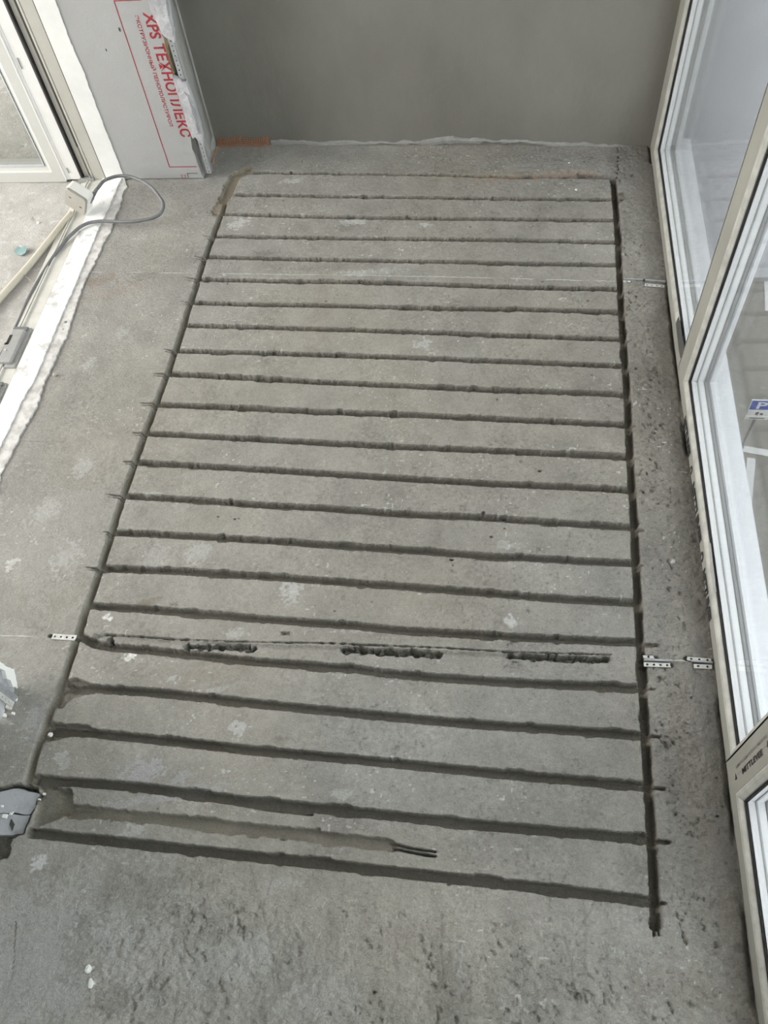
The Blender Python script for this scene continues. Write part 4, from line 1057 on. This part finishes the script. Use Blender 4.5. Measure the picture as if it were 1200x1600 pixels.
# grey cable: from the gland over the threshold in a raised loop, back and down along the rail
cab = [gl_start + gd * .014, gl_start + gd * .045,
       fl(176, 277, .055), fl(195, 275, .052), fl(215, 280, .048), (fl(233, 290, .045)), fl(247, 305, .042), fl(255, 320, .036), fl(251, 333, .030), fl(240, 340, .026), fl(222, 344, .022), fl(200, 346.5, .020), fl(175, 346, .019),
       fl(152, 346, .019), fl(132, 351, .018), fl(112, 366, .014), fl(97, 383, .010), fl(82, 403, .008), fl(68, 425, .006), fl(56, 445, .004), fl(43, 470, .002), fl(30, 500, .001), fl(13, 535, .001), fl(-4, 566, .001), fl(-16, 600, .001), fl(-60, 680, .001)]
o = tube('power_cable', cab, .0055, M['cable'])
tag(o, 'dark grey cable looping from the junction box over the white threshold', 'cable')
p0 = fl(112, 333, .012)
o = tube('conduit_pipe', [p0, fl(105, 341, .010), fl(75, 378, .007), fl(45, 415, .006), fl(0, 466, .006), fl(-40, 512, .006), fl(-120, 600, .006)], .0105, M['conduit'])
tag(o, 'cream plastic conduit lying on the room floor under the junction box', 'conduit')

# ================================================================== BITS LYING ABOUT
def chip(name, x, y, size, h, material, seed, label, cat, z=0.0, group=None, sq=1.0):
    rr_ = random.Random(seed); c_ = fl(x, y, z)
    bm = bmesh.new(); bmesh.ops.create_icosphere(bm, subdivisions=2, radius=1)
    for v_ in bm.verts:
        k = 1 + rr_.uniform(-.22, .22)
        v_.co = Vector((v_.co.x * size * k, v_.co.y * size * sq * k, v_.co.z * h * k + h * .8))
    me = bpy.data.meshes.new(name); bm.to_mesh(me); bm.free(); me.materials.append(material)
    o_ = link(bpy.data.objects.new(name, me)); o_.location = c_; o_.rotation_euler.z = rr_.uniform(0, 3)
    tag(o_, label, cat, group or ('small chips and stones lying on the floors'))
    return o_
# teal flake: thin curled shard
bm = bmesh.new()
ptsf = [(-.021, -.004), (-.014, .009), (-.003, .006), (.008, .011), (.017, .003), (.016, -.008), (.004, -.013), (-.010, -.010)]
vs = [bm.verts.new((a, b, .004 + .25 * abs(a) ** 1.0 * .3)) for a, b in ptsf]; f = bm.faces.new(vs)
r_ = bmesh.ops.extrude_face_region(bm, geom=[f])
for g_ in r_['geom']:
    if isinstance(g_, bmesh.types.BMVert): g_.co.z += .002
bmesh.ops.recalc_face_normals(bm, faces=bm.faces)
me = bpy.data.meshes.new('plaster_flake'); bm.to_mesh(me); bm.free(); me.materials.append(M['teal'])
tf = link(bpy.data.objects.new('plaster_flake', me)); tf.location = fl(35, 393, -.003); tf.scale = (1.15, 1.7, 1.3); tf.rotation_euler.x = .18
tag(tf, 'teal flake lying on the dusty room floor left of the conduit', 'flake')
chip('pebble', 86, 587, .006, .005, M['pebble'], 1, 'small pale pebble on the floor right of the white threshold', 'pebble')
chip('plaster_chip', 60, 349, .006, .003, M['white'], 2, 'small white chip on the room floor between door leaf and teal flake', 'chip', -.006)
chip('plaster_chip', 139, 1514, .0065, .003, M['white'], 3, 'white chip at the lower left of the floor, upper of two', 'chip')
chip('plaster_chip', 142, 1537, .0085, .002, M['white'], 4, 'flat white flake at the lower left of the floor, lower of two', 'chip', sq=.6)
chip('plaster_chip', 80, 1149, .005, .005, M['white'], 5, 'white crumb in the left groove near the broken wall corner', 'chip', -.012)
chip('plaster_chip', 603, 438, .006, .005, M['mortar'], 6, 'pale chip wedged in a cross groove by the far pale joint line', 'chip', -.002)
chip('plaster_chip', 900, 297, .004, .002, M['white'], 7, 'tiny white chip beside the farthest cross grooves', 'chip')
chip('plaster_chip', 300, 182, .003, .003, M['white'], 8, 'x', 'chip') if False else None
chip('plaster_chip', 889, 255, .003, .002, M['white'], 9, 'tiny white speck on the floor strip under the back wall', 'chip')
chip('plaster_chip', 103, 505, .006, .004, M['mortar'], 10, 'small pale lump against the ragged edge of the threshold', 'chip')
chip('plaster_chip', 99, 516, .004, .004, M['pebble'], 12, 'small dull stone beside the ragged threshold edge', 'stone')
A = fl(36, 429, .006); B = fl(49, 438, .003)
nl = empty('nail', A); tag(nl, 'thin nail between the conduit and the grey cable', 'nail')
tube('shank', [A, B], .0012, M['rust'], nl, smooth_pts=False)
d_ = (A - B).normalized() * .001
tube('head', [A, A + d_], .003, M['rust'], nl, smooth_pts=False)
